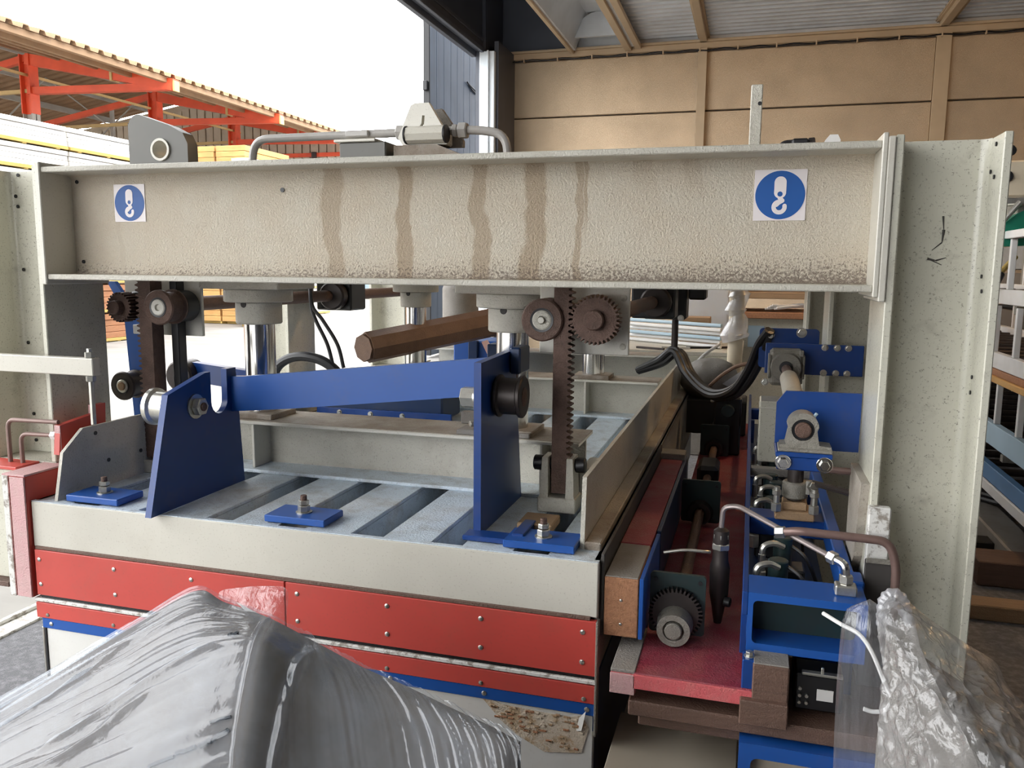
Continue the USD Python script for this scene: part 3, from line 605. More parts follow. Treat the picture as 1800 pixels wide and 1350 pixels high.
tz = [(-1.365, 2.255), (-1.31, 2.375), (-1.293, 2.383), (-1.235, 2.383), (-1.16, 2.262), (-1.16, 2.225), (-1.345, 2.225)]
tz = Polygon(tz).difference(union_all([Polygon([(-1.29, 2.262), (-1.255, 2.30), (-1.252, 2.335), (-1.262, 2.337), (-1.266, 2.305), (-1.297, 2.268)])]))
part(vb, 'front_plate', plate(tz, 'y', 3.06, 3.085), 'cream_clean')
part(vb, 'block', bx(-1.30, -1.165, 3.09, 3.14, 2.225, 2.30, 0.006), 'cream_clean')
part(vb, 'rear_plate', plate([(-1.33, 2.225), (-1.265, 2.37), (-1.215, 2.375), (-1.125, 2.25), (-1.125, 2.225)], 'y', 3.145, 3.17), 'dusty_grey')
part(vb, 'hex_body', hexa((-1.325, 3.05, 2.262), (1, 0, 0), 0.033, 0.165, 8), 'cream_clean')
part(vb, 'seal', [rod((-1.328, 3.05, 2.262), (-1.32, 3.05, 2.262), 0.035, 16), rod((-1.165, 3.05, 2.262), (-1.155, 3.05, 2.262), 0.035, 16)], 'rubber')
hb = thing('box_girder', 'cream box girder lying along the top of the frame under the valve', 'girder', (-1.3, 3.3, BZ1))
part(hb, 'body', bx(-1.60, -1.40, 3.02, 4.15, 2.105, 2.238, 0.004), 'lug_grey')
part(hb, 'side_channel', hull([(-1.38, 3.05, 2.11), (-1.38, 3.05, 2.225), (-1.20, 3.05, 2.225), (-0.97, 3.05, 2.13), (-0.97, 3.05, 2.11), (-1.38, 4.1, 2.11), (-1.38, 4.1, 2.225), (-1.2, 4.1, 2.225), (-0.97, 4.1, 2.11)]), 'deck_dusty')
part(hb, 'lid', bx(-1.62, -1.44, 3.01, 4.16, 2.238, 2.25, 0.003), 'cream_clean')
ps = thing('guide_post', 'short cream flat post standing upright on the crossbeam', 'post', (-0.02, 2.78, BZ1))
part(ps, 'upright', bx(-0.034, 0.002, 2.755, 2.785, BZ1, 2.325, 0.003), 'cream')
part(ps, 'foot', bx(-0.045, 0.008, 2.74, 2.79, BZ1, 2.122, 0.003), 'cream')
part(ps, 'hole', rod((-0.006, 2.7555, 2.267), (-0.006, 2.752, 2.267), 0.006, 10, chamfer=False), 'black')
sb = thing('sensor_block', 'small black sensor with cable stub on top of the crossbeam', 'sensor', (0.10, 2.78, BZ1))
part(sb, 'housing', bx(0.095, 0.145, 2.75, 2.80, BZ1, 2.158, 0.006), 'black'); part(sb, 'barrel', rod((0.145, 2.775, 2.14), (0.165, 2.775, 2.142), 0.021, 14), 'dark_steel')
part(sb, 'cable_stub', tube(smooth_path([(0.10, 2.775, 2.15), (0.07, 2.775, 2.145), (0.045, 2.775, 2.112)], 5), 0.008, 8), 'rubber')
ch = thing('white_clip', 'small white folded clip beside the black sensor on the crossbeam', 'clip', (0.21, 2.78, BZ1))
part(ch, 'clip_body', plate(Polygon([(0.188, BZ1), (0.192, 2.15), (0.205, 2.166), (0.228, 2.166), (0.236, 2.15), (0.236, BZ1), (0.228, BZ1), (0.222, 2.14), (0.205, 2.14), (0.2, BZ1)]), 'y', 2.755, 2.795), 'white')

# ------------------------------------------------------------------ the press bed
BX0, BX1, BY0, BY1, BZ = -2.530, -0.402, 2.33, 6.3, 0.880
bed = thing('press_bed', 'cream slatted press bed with red and blue front strips', 'press bed', (-1.466, 4.3, 0.2))
part(bed, 'front_beam', bx(BX0, BX1, BY0, BY0 + 0.02, 0.708, BZ - 0.0, 0.003), 'cream_clean')
part(bed, 'side_beam', bx(BX1 - 0.02, BX1, BY0 + 0.02, BY1, 0.52, BZ, 0.003), 'dusty_grey')
part(bed, 'side_beam', bx(BX0, BX0 + 0.02, BY0 + 0.02, BY1, 0.52, BZ, 0.003), 'cream')
part(bed, 'underside', bx(BX0 + 0.02, BX1 - 0.02, BY0 + 0.03, BY1, 0.66, 0.70, 0), 'grime')
slats = [(-2.53, -2.362), (-2.255, -2.075), (-1.965, -1.790), (-1.690, -1.507), (-1.408, -1.232), (-1.120, -0.949), (-0.846, -0.676), (-0.566, -0.402)]
for i, (a, b) in enumerate(slats):
    part(bed, 'deck_slat', bx(a, b, BY0 + 0.02, BY1, BZ - 0.014, BZ, 0.003), 'deck')
    for x, s in ((a, 1), (b, -1)):
        if BX0 + 0.01 < x < BX1 - 0.01: part(bed, 'slat_web', bx(x, x + s * 0.008, BY0 + 0.02, BY1, 0.70, BZ - 0.014, 0), 'deck')
part(bed, 'lip', bx(BX0, BX1, BY0 + 0.001, BY0 + 0.022, BZ, BZ + 0.003, 0.001), 'deck')
part(bed, 'gasket', bx(BX0 + 0.01, BX1 - 0.02, BY0 - 0.006, BY0 + 0.01, 0.699, 0.712, 0.002), 'brown_timber')
SEAM = float(at(500, 1020, Y=2.32)[0])
for a, b in ((BX0 + 0.01, SEAM - 0.002), (SEAM + 0.002, BX1)):
    rp = part(bed, 'red_panel', bx(a, b, BY0 - 0.010, BY0 + 0.012, 0.524, 0.699, 0.002), 'red')
    for px, py in ((69, 983), (200, 1001), (336, 1019), (522, 1043), (680, 1065), (845, 1087), (1024, 1112)):
        x = float(at(px, py, Y=2.32)[0])
        if a < x < b:
            for z in (0.663, 0.567): part(rp, 'screw', dome_screw((x, BY0 - 0.010, z), (0, -1, 0), 0.0085), 'zinc')
part(bed, 'dark_joint', bx(BX0 + 0.02, BX1, BY0 - 0.002, BY0 + 0.02, 0.496, 0.524, 0), 'black')
part(bed, 'white_lath', bx(BX0 - 0.005, BX1 + 0.004, BY0 - 0.012, BY0 + 0.02, 0.497, 0.511, 0.003), 'white_strip', label='worn white lath')
low = part(bed, 'red_strip', bx(BX0, BX1, BY0 - 0.010, BY0 + 0.012, 0.434, 0.494, 0.002), 'red')
bl = part(bed, 'blue_strip', bx(BX0 + 0.02, BX1, BY0 - 0.006, BY0 + 0.012, 0.393, 0.434, 0.002), 'blue_bright')
for px, py in ((85, 1095), (200, 1110), (522, 1150), (680, 1172), (845, 1196), (1026, 1222)):
    x = float(at(px, py, Y=2.32)[0]); part(low, 'screw', dome_screw((x, BY0 - 0.010, 0.448), (0, -1, 0), 0.0075), 'grey_iron')
    part(bl, 'screw', dome_screw((x + 0.01, BY0 - 0.006, 0.413), (0, -1, 0), 0.0085), 'zinc')
part(bed, 'side_skin', bx(BX1 - 0.01, BX1 + 0.004, BY0, BY1, 0.34, 0.52, 0.002), 'navy')
part(bed, 'corner_profile', bx(BX1 - 0.002, BX1 + 0.006, BY0 - 0.012, BY0 + 0.02, 0.33, 0.70, 0.002), 'grey_iron')
bb = thing('base_box', 'pale board box with a torn chipboard corner carrying the press bed', 'base', (-1.45, 4, 0))
part(bb, 'front_board', bx(BX0 + 0.02, BX1 - 0.004, BY0, BY0 + 0.022, 0.0, 0.392, 0.003), 'white_panel')
part(bb, 'side_board', bx(BX1 - 0.03, BX1 - 0.008, BY0 + 0.022, BY1, 0.0, 0.39, 0.003), 'navy')
part(bb, 'side_board', bx(BX0 + 0.01, BX0 + 0.032, BY0 + 0.022, BY1, 0.0, 0.39, 0.003), 'white_panel')
part(bb, 'edge_rail', bx(BX0 + 0.022, BX0 + 0.034, BY0 - 0.004, BY0 + 0.01, 0.0, 0.392, 0.002), 'black')
part(bb, 'edge_rail', bx(BX0 + 0.012, BX0 + 0.022, BY0 - 0.004, BY0 + 0.01, 0.0, 0.395, 0.002), 'zinc')
rng = np.random.default_rng(5); tp = [at(x, y, Y=2.33) for x, y in ((850, 1225), (880, 1240), (930, 1250), (1000, 1264), (1024, 1262), (1032, 1280), (1020, 1320), (960, 1318), (915, 1290), (880, 1262))]
part(bb, 'torn_chipboard', plate(Polygon([(p[0] + rng.uniform(-.004, .004), p[2]) for p in tp]).buffer(0.006), 'y', BY0 - 0.003, BY0 + 0.001), 'raw_chipboard', label='bare flaked chipboard where the facing tore off')
for k in range(70):
    u, v = rng.uniform(0, 1, 2); p = at(860 + 170 * u, 1236 + 30 * u + 70 * v * (0.3 + 0.7 * u), Y=2.325)
    d = rng.uniform(0, 6.28); l = rng.uniform(0.004, 0.011)
    if k < 60: part(bb, 'chip', bx(p[0] - l, p[0] + l, BY0 - 0.006, BY0 - 0.002, p[2] - 0.003, p[2] + 0.003, 0.001), ('raw_chipboard', 'chipboard', 'timber')[k % 3])
part(bb, 'torn_flap', hull([at(1018, 1262, Y=2.325), at(1030, 1250, Y=2.318), at(1022, 1285, Y=2.32), at(1012, 1285, Y=2.328)]), 'white_panel')
# guard plates standing along both sides of the bed
gp = [(2.44, BZ), (2.46, 1.108), (5.78, 1.108), (6.1, 1.02), (6.1, BZ)]
part(bed, 'guard_plate', plate(gp, 'x', -0.482, -0.468), 'cream')
part(bed, 'guard_rail', bx(-0.468, -0.415, 2.44, 6.1, 0.86, 0.905, 0.004), 'deck_dusty')
gl = [(2.36, BZ), (2.40, 1.055), (2.50, 1.130), (2.86, 1.130), (2.86, BZ)]
part(bed, 'guard_plate', plate(gl, 'x', -2.45, -2.436), 'cream')
for y, z in ((2.62, 0.98), (2.56, 1.10), (2.80, 0.98)): part(bed, 'bolt_hole', rod((-2.437, y, z), (-2.433, y, z), 0.008, 10, chamfer=False), 'grime')
# cross girders of the bed under the cylinders
def girder(y0, y1, z0, z1, x0, x1, xs=()):
    g = part(bed, 'cross_girder', bx(x0, x1, (y0 + y1) / 2 - 0.008, (y0 + y1) / 2 + 0.008, z0 + 0.014, z1 - 0.014, 0), 'cream')
    part(g, 'top_flange', bx(x0, x1, y0, y1, z1 - 0.014, z1, 0.003), 'cream_clean'); part(g, 'dust_layer', bx(x0, x1, y0 + 0.012, y1, z1, z1 + 0.0015, 0), 'deck_dusty'); part(g, 'bottom_flange', bx(x0, x1, y0 - 0.02, y1, z0, z0 + 0.014, 0.003), 'deck')
    for x in xs: part(g, 'stiffener', bx(x - 0.006, x + 0.006, y0 + 0.01, (y0 + y1) / 2, z0 + 0.014, z1 - 0.014, 0.002), 'cream_clean')


girder(2.98, 3.26, BZ, 1.098, -2.20, -0.60, (-2.02, -0.75))
girder(4.75, 5.0, BZ, 1.102, -2.35, -0.50, (-1.7, -0.93))
girder(5.9, 6.15, BZ, 1.14, -2.35, -0.50)
for x, y in ((-2.28, 3.1), (-0.55, 3.1)): part(bed, 'side_block', bx(x - 0.05, x + 0.05, y - 0.1, y + 0.1, BZ, 1.0, 0.004), 'cream')

# blue hold-down pads with a stud, bolted to the deck
for k, (cx, cy, lab) in enumerate(((-2.285, 2.43, 'left blue hold-down pad beside the left guard plate'), (-1.455, 2.44, 'middle blue hold-down pad on the slatted deck'), (-0.60, 2.44, 'right blue hold-down pad below the right blue bracket'))):
    if k == 0:
        hp0 = t = thing('hold_down_pad', lab, 'clamp plate', (cx, cy, BZ + 0.004), 'blue pads with a stud on the bed deck'); o = V(cx, cy, BZ + 0.004)
        part(t, 'pad', bx(cx - 0.115, cx + 0.115, cy - 0.068, cy + 0.068, o[2], o[2] + 0.024, 0.003), 'blue_bright')
        part(t, 'nut', [bolt((cx, cy, o[2] + 0.024), (0, 0, 1), 0.021, 0.022), hexa((cx, cy, o[2] + 0.052), (0, 0, 1), 0.018, 0.016)], 'zinc'); part(t, 'stud', rod((cx, cy, o[2] + 0.05), (cx, cy, o[2] + 0.085), 0.011, 12), 'rust')
    else: copy_of(hp0, (cx, cy, BZ + 0.004), lab, rotz=0)
stn = thing('wood_scrap', 'small brown timber offcut lying by the right blue bracket', 'offcut', (-0.64, 2.6, BZ))
part(stn, 'block', bx(-0.72, -0.60, 2.55, 2.68, BZ, BZ + 0.03, 0.004), 'timber')

# ------------------------------------------------------------------ blue brackets, link bar, rollers
def wheel(parent, nm, c, d, r, w, m, hub='zinc', flange=True):
    c = V(*c); d = V(*d)
    pr = [(0, 0.35 * r), (0, 0.93 * r), (0.02 * r + 0.004, r), (w * 0.14, r), (w * 0.2, 0.86 * r), (w * 0.8, 0.86 * r), (w * 0.86, r), (w - 0.004, r), (w, 0.93 * r), (w, 0.35 * r)] if flange else [(0, 0.35 * r), (0, 0.9 * r), (0.1 * r, r), (w - 0.1 * r, r), (w, 0.9 * r), (w, 0.35 * r)]
    q = part(parent, nm, lathe(pr, c, d), m)
    part(q, 'hub', lathe([(0.006, 0), (0.006, 0.16 * r), (-0.003, 0.20 * r), (-0.004, 0.40 * r), (-0.001, 0.46 * r), (w + 0.001, 0.46 * r), (w + 0.004, 0.2 * r), (w + 0.004, 0)], c, d), hub)
    part(q, 'seal', lathe([(-0.001, 0.45 * r), (-0.002, 0.56 * r), (0.004, 0.57 * r), (0.004, 0.45 * r)], c, d), 'black')
    return q


br = thing('blue_bracket', 'left blue tapered bracket with a slot and big bolt on the deck', 'bracket', (-1.96, 2.53, BZ))
p3 = [(2.285, BZ + 0.003), (2.400, 1.297), (2.610, 1.352), (2.640, 1.352), (2.640, 1.235)] + [(2.69 - 0.05 * math.cos(a), 1.235 - 0.05 * math.sin(a)) for a in np.linspace(0.3, math.pi - 0.3, 8)] + [(2.74, 1.235), (2.74, 1.352), (2.80, 1.352), (2.835, BZ + 0.003)]
part(br, 'plate', plate(p3, 'x', -1.985, -1.960), 'blue')
bo = part(br, 'bolt', bolt((-1.96, 2.545, 1.235), (1, 0, 0), 0.034, 0.030), 'zinc')
part(bo, 'bolt_end', rod((-1.93, 2.545, 1.235), (-1.918, 2.545, 1.235), 0.016, 14), 'rust')
wheel(br, 'roller', (-2.150, 2.545, 1.225), (1, 0, 0), 0.070, 0.160, 'zinc', 'rust')
br2 = thing('blue_bracket', 'right blue bracket with a dark roller facing the toothed rack', 'bracket', (-0.82, 2.65, BZ))
p4 = [(2.46, BZ + 0.003), (2.46, 1.452), (2.80, 1.46), (2.86, 1.40), (2.955, BZ + 0.003)]
part(br2, 'plate', plate(p4, 'x', -0.842, -0.817), 'blue')
part(br2, 'bolt', cat([bolt((-0.842, 2.505, 1.335), (-1, 0, 0), 0.034, 0.05)]), 'zinc')
wheel(br2, 'roller', (-0.812, 2.62, 1.325), (1, 0, 0), 0.072, 0.095, 'dark_steel', 'rust')
part(br2, 'foot', [bx(-0.86, -0.70, 2.40, 2.47, BZ + 0.003, BZ + 0.02, 0.003), bx(-0.70, -0.66, 2.42, 2.58, BZ + 0.003, BZ + 0.035, 0.003)], 'blue')
lk = thing('link_bar', 'long blue flat bar tilted between the two blue brackets', 'link bar', (-1.4, 2.78, 1.2))
lp = [(-1.98, 1.178), (-1.98, 1.318), (-1.90, 1.322), (-0.86, 1.438), (-0.845, 1.43), (-0.845, 1.305), (-1.7, 1.205)]
part(lk, 'bar', plate(lp, 'y', 2.765, 2.80), 'blue_bright')
part(lk, 'arm', plate([(2.80, 1.18), (2.80, 1.29), (3.0, 1.27), (3.0, 1.19)], 'x', -1.96, -1.93), 'blue')
part(lk, 'end_lug', bx(-0.815, -0.775, 2.77, 2.90, 1.38, 1.475, 0.006), 'navy')
bw = thing('swing_arm', 'blue swing arm lying behind the left toothed rack', 'arm', (-2.3, 3.2, 1.3))
part(bw, 'arm', bar3((-2.50, 3.24, 1.262), (-2.0, 3.10, 1.245), 0.04, 0.09), 'blue'); part(bw, 'boss', rod((-2.52, 3.16, 1.245), (-2.52, 3.28, 1.245), 0.072, 20), 'dark_steel')

# ------------------------------------------------------------------ racks, pinions, guide rollers
def rack(parent, x0, x1, y0, y1, z0, z1, side, pitch=0.021):
    """Toothed bar; side +1 puts the teeth on its +x face."""
    xt = x1 if side > 0 else x0; pr = [((x0 if side > 0 else x1), z0)]
    z = z0; pr.append((xt, z0))
    while z + pitch < z1:
        pr += [(xt, z + 0.15 * pitch), (xt + side * 0.015, z + 0.38 * pitch), (xt + side * 0.015, z + 0.62 * pitch), (xt, z + 0.88 * pitch)]; z += pitch
    pr += [(xt, z1), ((x0 if side > 0 else x1), z1)]
    return part(parent, 'toothed_bar', plate(pr, 'y', y0, y1), 'rust', smooth=False)


def fork(parent, x, y, z):
    for s in (-1, 1): part(parent, 'fork_cheek', hull([(x + s * 0.032, y - 0.05, z), (x + s * 0.066, y - 0.05, z), (x + s * 0.032, y + 0.05, z), (x + s * 0.066, y + 0.05, z), (x + s * 0.034, y - 0.045, z + 0.20), (x + s * 0.056, y - 0.045, z + 0.20), (x + s * 0.034, y + 0.045, z + 0.20), (x + s * 0.056, y + 0.045, z + 0.20)]), 'cream')
    part(parent, 'fork_base', bx(x - 0.07, x + 0.07, y - 0.055, y + 0.055, z, z + 0.055, 0.004), 'cream')
    part(parent, 'pin', [rod((x - 0.085, y, z + 0.17), (x + 0.085, y, z + 0.17), 0.022, 16), rod((x - 0.095, y, z + 0.17), (x - 0.06, y, z + 0.17), 0.028, 16), rod((x + 0.06, y, z + 0.17), (x + 0.095, y, z + 0.17), 0.028, 16)], 'black')


rr = thing('toothed_rack', 'right toothed rack standing in a fork beside the large toothed pinion', 'rack', (-0.63, 2.85, BZ))
rack(rr, -0.668, -0.615, 2.82, 2.87, BZ + 0.065, 2.05, 1); fork(rr, -0.642, 2.845, BZ)
rl = thing('toothed_rack', 'left toothed rack running up beside the blue backing strip', 'rack', (-2.43, 2.85, BZ))
rack(rl, -2.432, -2.372, 2.83, 2.90, BZ + 0.065, 2.05, -1); fork(rl, -2.40, 2.87, BZ)
part(rl, 'rear_bar', bx(-2.352, -2.315, 2.92, 2.97, BZ + 0.2, 1.9, 0.003), 'black')
bs = thing('backing_strip', 'upright blue flat strip with a small roller behind the left rack', 'strip', (-2.5, 2.97, 1.1))
part(bs, 'strip', plate([(-2.59, 1.02), (-2.53, 1.02), (-2.53, 1.60), (-2.60, 1.60), (-2.66, 1.68), (-2.70, 1.68), (-2.62, 1.55)], 'y', 2.955, 2.975), 'blue_bright')
wheel(bs, 'roller', (-2.565, 2.86, 1.238), (0, 1, 0), 0.062, 0.09, 'dark_steel', 'zinc')
part(bs, 'roller_pin', rod((-2.565, 2.85, 1.238), (-2.565, 2.96, 1.238), 0.018, 12), 'timber')

hr = thing('rack_hanger', 'cream hanger plate with guide roller and pinion on the right rack', 'hanger', (-0.58, 2.93, 1.6))
part(hr, 'hanger_plate', bx(-0.75, -0.418, 2.94, 2.958, 1.443, 1.694, 0.003), 'cream_clean')
part(hr, 'upper_tab', bx(-0.745, -0.675, 2.925, 2.94, 1.60, 1.694, 0.003), 'cream_clean')
for x, z in ((-0.44, 1.65), (-0.44, 1.475)): part(hr, 'bolt', dome_screw((x, 2.94, z), (0, -1, 0), 0.012), 'cream')
q = wheel(hr, 'guide_roller', (-0.708, 2.805, 1.572), (0, 1, 0), 0.076, 0.115, 'rust', 'cream')
part(q, 'cap_screw', rod((-0.708, 2.79, 1.572), (-0.708, 2.806, 1.572), 0.012, 12), 'cream_clean')
pn = part(hr, 'pinion', gear((-0.521, 2.81, 1.577), (0, 1, 0), 0.088, 0.06, 34, 0.011), 'rust')
part(pn, 'hub', rod((-0.521, 2.785, 1.577), (-0.521, 2.93, 1.577), 0.036, 20), 'rust')
hl = thing('rack_hanger', 'cream hanger plate with toothed pinion and roller on the left rack', 'hanger', (-2.4, 2.93, 1.6))
part(hl, 'hanger_plate', bx(-2.63, -2.245, 2.985, 3.003, 1.452, 1.694, 0.003), 'cream_clean')
part(hl, 'upper_tab', bx(-2.56, -2.46, 2.90, 2.985, 1.62, 1.694, 0.003), 'white'); part(hl, 'lower_tab', bx(-2.53, -2.48, 2.90, 2.985, 1.46, 1.50, 0.003), 'white')
q = wheel(hl, 'guide_roller', (-2.313, 2.80, 1.581), (0, 1, 0), 0.072, 0.10, 'rust', 'cream_clean')
part(hl, 'barrel', rod((-2.313, 2.90, 1.581), (-2.313, 2.985, 1.581), 0.066, 24), 'black')
pn = part(hl, 'pinion', gear((-2.515, 2.81, 1.577), (0, 1, 0), 0.062, 0.06, 26, 0.008), 'rust')
part(pn, 'hub', rod((-2.515, 2.775, 1.577), (-2.515, 2.985, 1.577), 0.029, 20), 'rust')
part(pn, 'rear_disc', rod((-2.49, 2.88, 1.585), (-2.49, 2.97, 1.585), 0.058, 24), 'black')
for sx, zz, lab in ((-2.47, 1.577, 'left brown synchronising shaft under the crossbeam'), (-0.521, 1.577, 'right brown synchronising shaft behind the large pinion')):
    s = thing('sync_shaft', lab, 'shaft', (sx, 4, zz)); part(s, 'shaft', rod((sx, 3.01, zz), (sx, 5.6, zz), 0.034, 16), 'brown_timber')
    part(s, 'coupling', rod((sx, 3.01, zz), (sx, 3.10, zz), 0.05, 16), 'dark_steel')
    part(s, 'gear_case', bx(sx - 0.12, sx + 0.12, 4.55, 4.75, zz - 0.09, zz + 0.12, 0.01), 'black'); part(s, 'end_wheel', rod((sx + 0.02, 4.48, zz), (sx + 0.02, 4.55, zz), 0.085, 20), 'dark_steel')

# ------------------------------------------------------------------ hydraulic cylinders
def cylinder(lab, x, y, zf, z_end, kind):
    t = thing('hydraulic_cylinder', lab, 'cylinder', (x, y, z_end), 'hydraulic cylinders' if False else None)
    part(t, 'mounting_plate', bx(x - 0.19, x + 0.19, y - 0.15, y + 0.15, zf - 0.035, zf, 0.004), 'cream')
    part(t, 'flange', lathe([(0, 0), (0, 0.14), (0.004, 0.145), (0.052, 0.145), (0.056, 0.14), (0.056, 0)], (x, y, zf - 0.091), (0, 0, 1), 36), 'cream')
    part(t, 'gland', lathe([(0, 0.07), (0, 0.094), (0.006, 0.098), (0.09, 0.098), (0.094, 0.09), (0.094, 0)], (x, y, zf - 0.185), (0, 0, 1), 36), 'cream')
    part(t, 'port', rod((x - 0.01, y - 0.1, zf - 0.10), (x - 0.01, y - 0.085, zf - 0.10), 0.014, 12), 'grime')
    part(t, 'barrel', rod((x, y, zf), (x, y, zf + 0.25), 0.10, 28), 'cream')
    part(t, 'piston_rod', rod((x, y, z_end), (x, y, zf - 0.18), 0.0655, 32), 'chrome')
    part(t, 'rod_foot', bx(x - 0.11, x + 0.11, y - 0.10, y + 0.10, z_end - 0.003, z_end + 0.022, 0.004), 'deck_dusty')
    return t


cylinder('left hydraulic cylinder with a chrome rod behind the left rack', -2.055, 3.12, 1.69, 1.10, 0)
cylinder('front right hydraulic cylinder with chrome rod behind the right blue bracket', -0.905, 3.12, 1.69, 1.10, 0)
cylinder('rear hydraulic cylinder seen between the two front cylinders', -2.055, 4.86, 1.69, 1.105, 0)
cylinder('hindmost hydraulic cylinder half hidden behind the right rack', -0.90, 4.86, 1.69, 1.105, 0)
cl = thing('clamp_jaw', 'grey steel clamp lying on the bed girder by the right bracket', 'clamp', (-1.0, 3.2, 1.1))
part(cl, 'lower_jaw', bx(-1.10, -0.80, 3.0, 3.2, 1.099, 1.118, 0.003), 'dusty_grey'); part(cl, 'upper_jaw', bx(-1.16, -0.99, 3.22, 3.26, 1.099, 1.15, 0.004), 'dusty_grey')
part(cl, 'screw', rod((-1.05, 3.02, 1.14), (-0.95, 3.12, 1.145), 0.012, 10), 'zinc')
# ------------------------------------------------------------------ right of the bed: red table, shafts, blue valve rack
sbm = thing('side_beam', 'red topped beam with a chipboard end block along the right side of the bed', 'beam', (-0.34, 3.2, 0.65))
part(sbm, 'end_block', bx(-0.386, -0.283, 2.35, 2.66, 0.650, 0.835, 0.003), 'chipboard', label='chipboard end block')
part(sbm, 'dusty_top', bx(-0.384, -0.286, 2.352, 2.66, 0.835, 0.839, 0.001), 'dusty_grey')
part(sbm, 'side_board', bx(-0.281, -0.268, 2.35, 2.80, 0.648, 0.838, 0.002), 'blue_bright')
part(sbm, 'red_beam', bx(-0.386, -0.285, 2.66, 3.95, 0.650, 0.842, 0.003), 'red_table')
part(sbm, 'side_board', bx(-0.283, -0.268, 2.82, 4.05, 0.648, 0.84, 0.002), 'navy')
part(sbm, 'rear_block', bx(-0.40, -0.275, 3.95, 4.06, 0.64, 0.87, 0.003), 'dusty_grey')
part(sbm, 'bracket', bx(-0.40, -0.389, 2.36, 4.0, 0.64, 0.90, 0.002), 'grime')
for z in (0.765, 0.690): part(sbm, 'screw', dome_screw((-0.335, 2.35, z), (0, -1, 0), 0.005), 'zinc')
tb = thing('red_table', 'long dusty red painted board lying between the bed and the blue rack', 'table', (-0.1, 4, 0.55))
part(tb, 'board', bx(-0.272, 0.056, 2.20, 6.3, 0.572, 0.618, 0.003), 'red_table')
part(tb, 'front_edge', bx(-0.272, 0.056, 2.193, 2.20, 0.574, 0.616, 0.001), 'red_edge')
part(tb, 'side_block', bx(-0.338, -0.266, 2.20, 2.50, 0.553, 0.612, 0.003), 'red_edge')
part(tb, 'side_block_top', bx(-0.338, -0.268, 2.202, 2.50, 0.612, 0.622, 0.002), 'dusty_grey')
part(tb, 'block_face', bx(-0.338, -0.268, 2.193, 2.20, 0.553, 0.612, 0.001), 'pink_edge')
part(tb, 'stop_tab', bx(0.022, 0.062, 2.205, 2.26, 0.60, 0.70, 0.003), 'blue')
part(tb, 'stop_bolt', bolt((0.04, 2.232, 0.70), (0, 0, 1), 0.011, 0.012), 'zinc')
ds = thing('drive_shaft', 'dark shaft with bearing plates and chain wheel lying above the red table', 'shaft', (-0.18, 4, 0.67))
part(ds, 'shaft', rod((-0.18, 2.40, 0.675), (-0.18, 6.6, 0.675), 0.021, 16), 'brown_bar')
for y in (2.47, 3.66, 5.05):
    w = part(ds, 'bearing_plate', plate(sbox(-0.262, 0.63, -0.093, 0.822).buffer(-0.012).buffer(0.012), 'y', y, y + 0.014), 'dark_green')
    part(w, 'bolt_hole', [rod((x, y, z), (x, y - 0.002, z), 0.007, 10, chamfer=False) for x, z in ((-0.11, 0.80), (-0.245, 0.80))], 'black')
    part(w, 'bearing', lathe([(0, 0.04), (0, 0.058), (0.03, 0.05), (0.03, 0.03)], (-0.18, y, 0.675), (0, -1, 0), 24), 'dark_steel')
part(ds, 'chain_wheel', gear((-0.18, 2.445, 0.702), (0, 1, 0), 0.082, 0.02, 38, 0.012), 'dark_steel')
part(ds, 'end_ring', lathe([(0, 0), (0, 0.026), (-0.004, 0.03), (-0.012, 0.032), (-0.012, 0.05), (0.05, 0.055), (0.05, 0.03)], (-0.18, 2.395, 0.675), (0, 1, 0), 26), 'grey_iron')
part(ds, 'shaft_end', rod((-0.18, 2.375, 0.675), (-0.18, 2.40, 0.675), 0.026, 20), 'grey_iron')
for y in (4.3, 5.6): part(ds, 'motor_block', bx(-0.235, -0.125, y, y + 0.25, 0.62, 0.735, 0.02), 'black')
# blue valve rack
vr = thing('valve_rack', 'blue welded ladder rack with an open front box beside the right column', 'rack', (0.18, 4, 0.70))
Yf, zt = 2.27, 0.868
fr = Polygon([(0.030, 0.698), (0.030, zt), (0.338, zt), (0.338, 0.70)]).difference(Polygon([(0.044, 0.722), (0.044, 0.846), (0.324, 0.846), (0.324, 0.722)]).buffer(-0.014).buffer(0.014))
part(vr, 'front_box', plate(fr, 'y', Yf, Yf + 0.14), 'blue_bright')
part(vr, 'box_back', bx(0.042, 0.328, Yf + 0.10, Yf + 0.12, 0.715, 0.855, 0), 'dark_green')
part(vr, 'side_rail', bx(0.014, 0.030, Yf, 6.1, 0.80, zt, 0.002), 'blue')
part(vr, 'side_rail', bx(0.295, 0.345, Yf + 0.14, 2.497, 0.80, zt + 0.012, 0.004), 'blue_bright')
part(vr, 'side_rail', bx(0.285, 0.325, 2.497, 6.1, 0.80, zt + 0.012, 0.004), 'blue_bright')
for y, d, z0, m in ((3.02, 0.12, 0.80, 'blue'), (3.80, 0.05, 0.83, 'dusty_grey'), (5.45, 0.06, 0.80, 'blue')): part(vr, 'cross_member', bx(0.03, 0.29, y, y + d, z0, zt - 0.002, 0.004), m)
for y in (2.42, 3.9, 5.4):
    for x in (0.014, 0.29): part(vr, 'leg', bx(x, x + 0.04, y, y + 0.05, 0.53, 0.80, 0.003), 'blue')
part(vr, 'pan', bx(0.03, 0.29, Yf + 0.15, 6.1, 0.645, 0.655, 0), 'navy')
part(vr, 'front_leg', [bx(0.17, 0.21, 2.44, 2.5, 0.53, 0.70, 0.003), bx(0.205, 0.30, 2.46, 2.5, 0.55, 0.70, 0.003)], 'blue_bright')
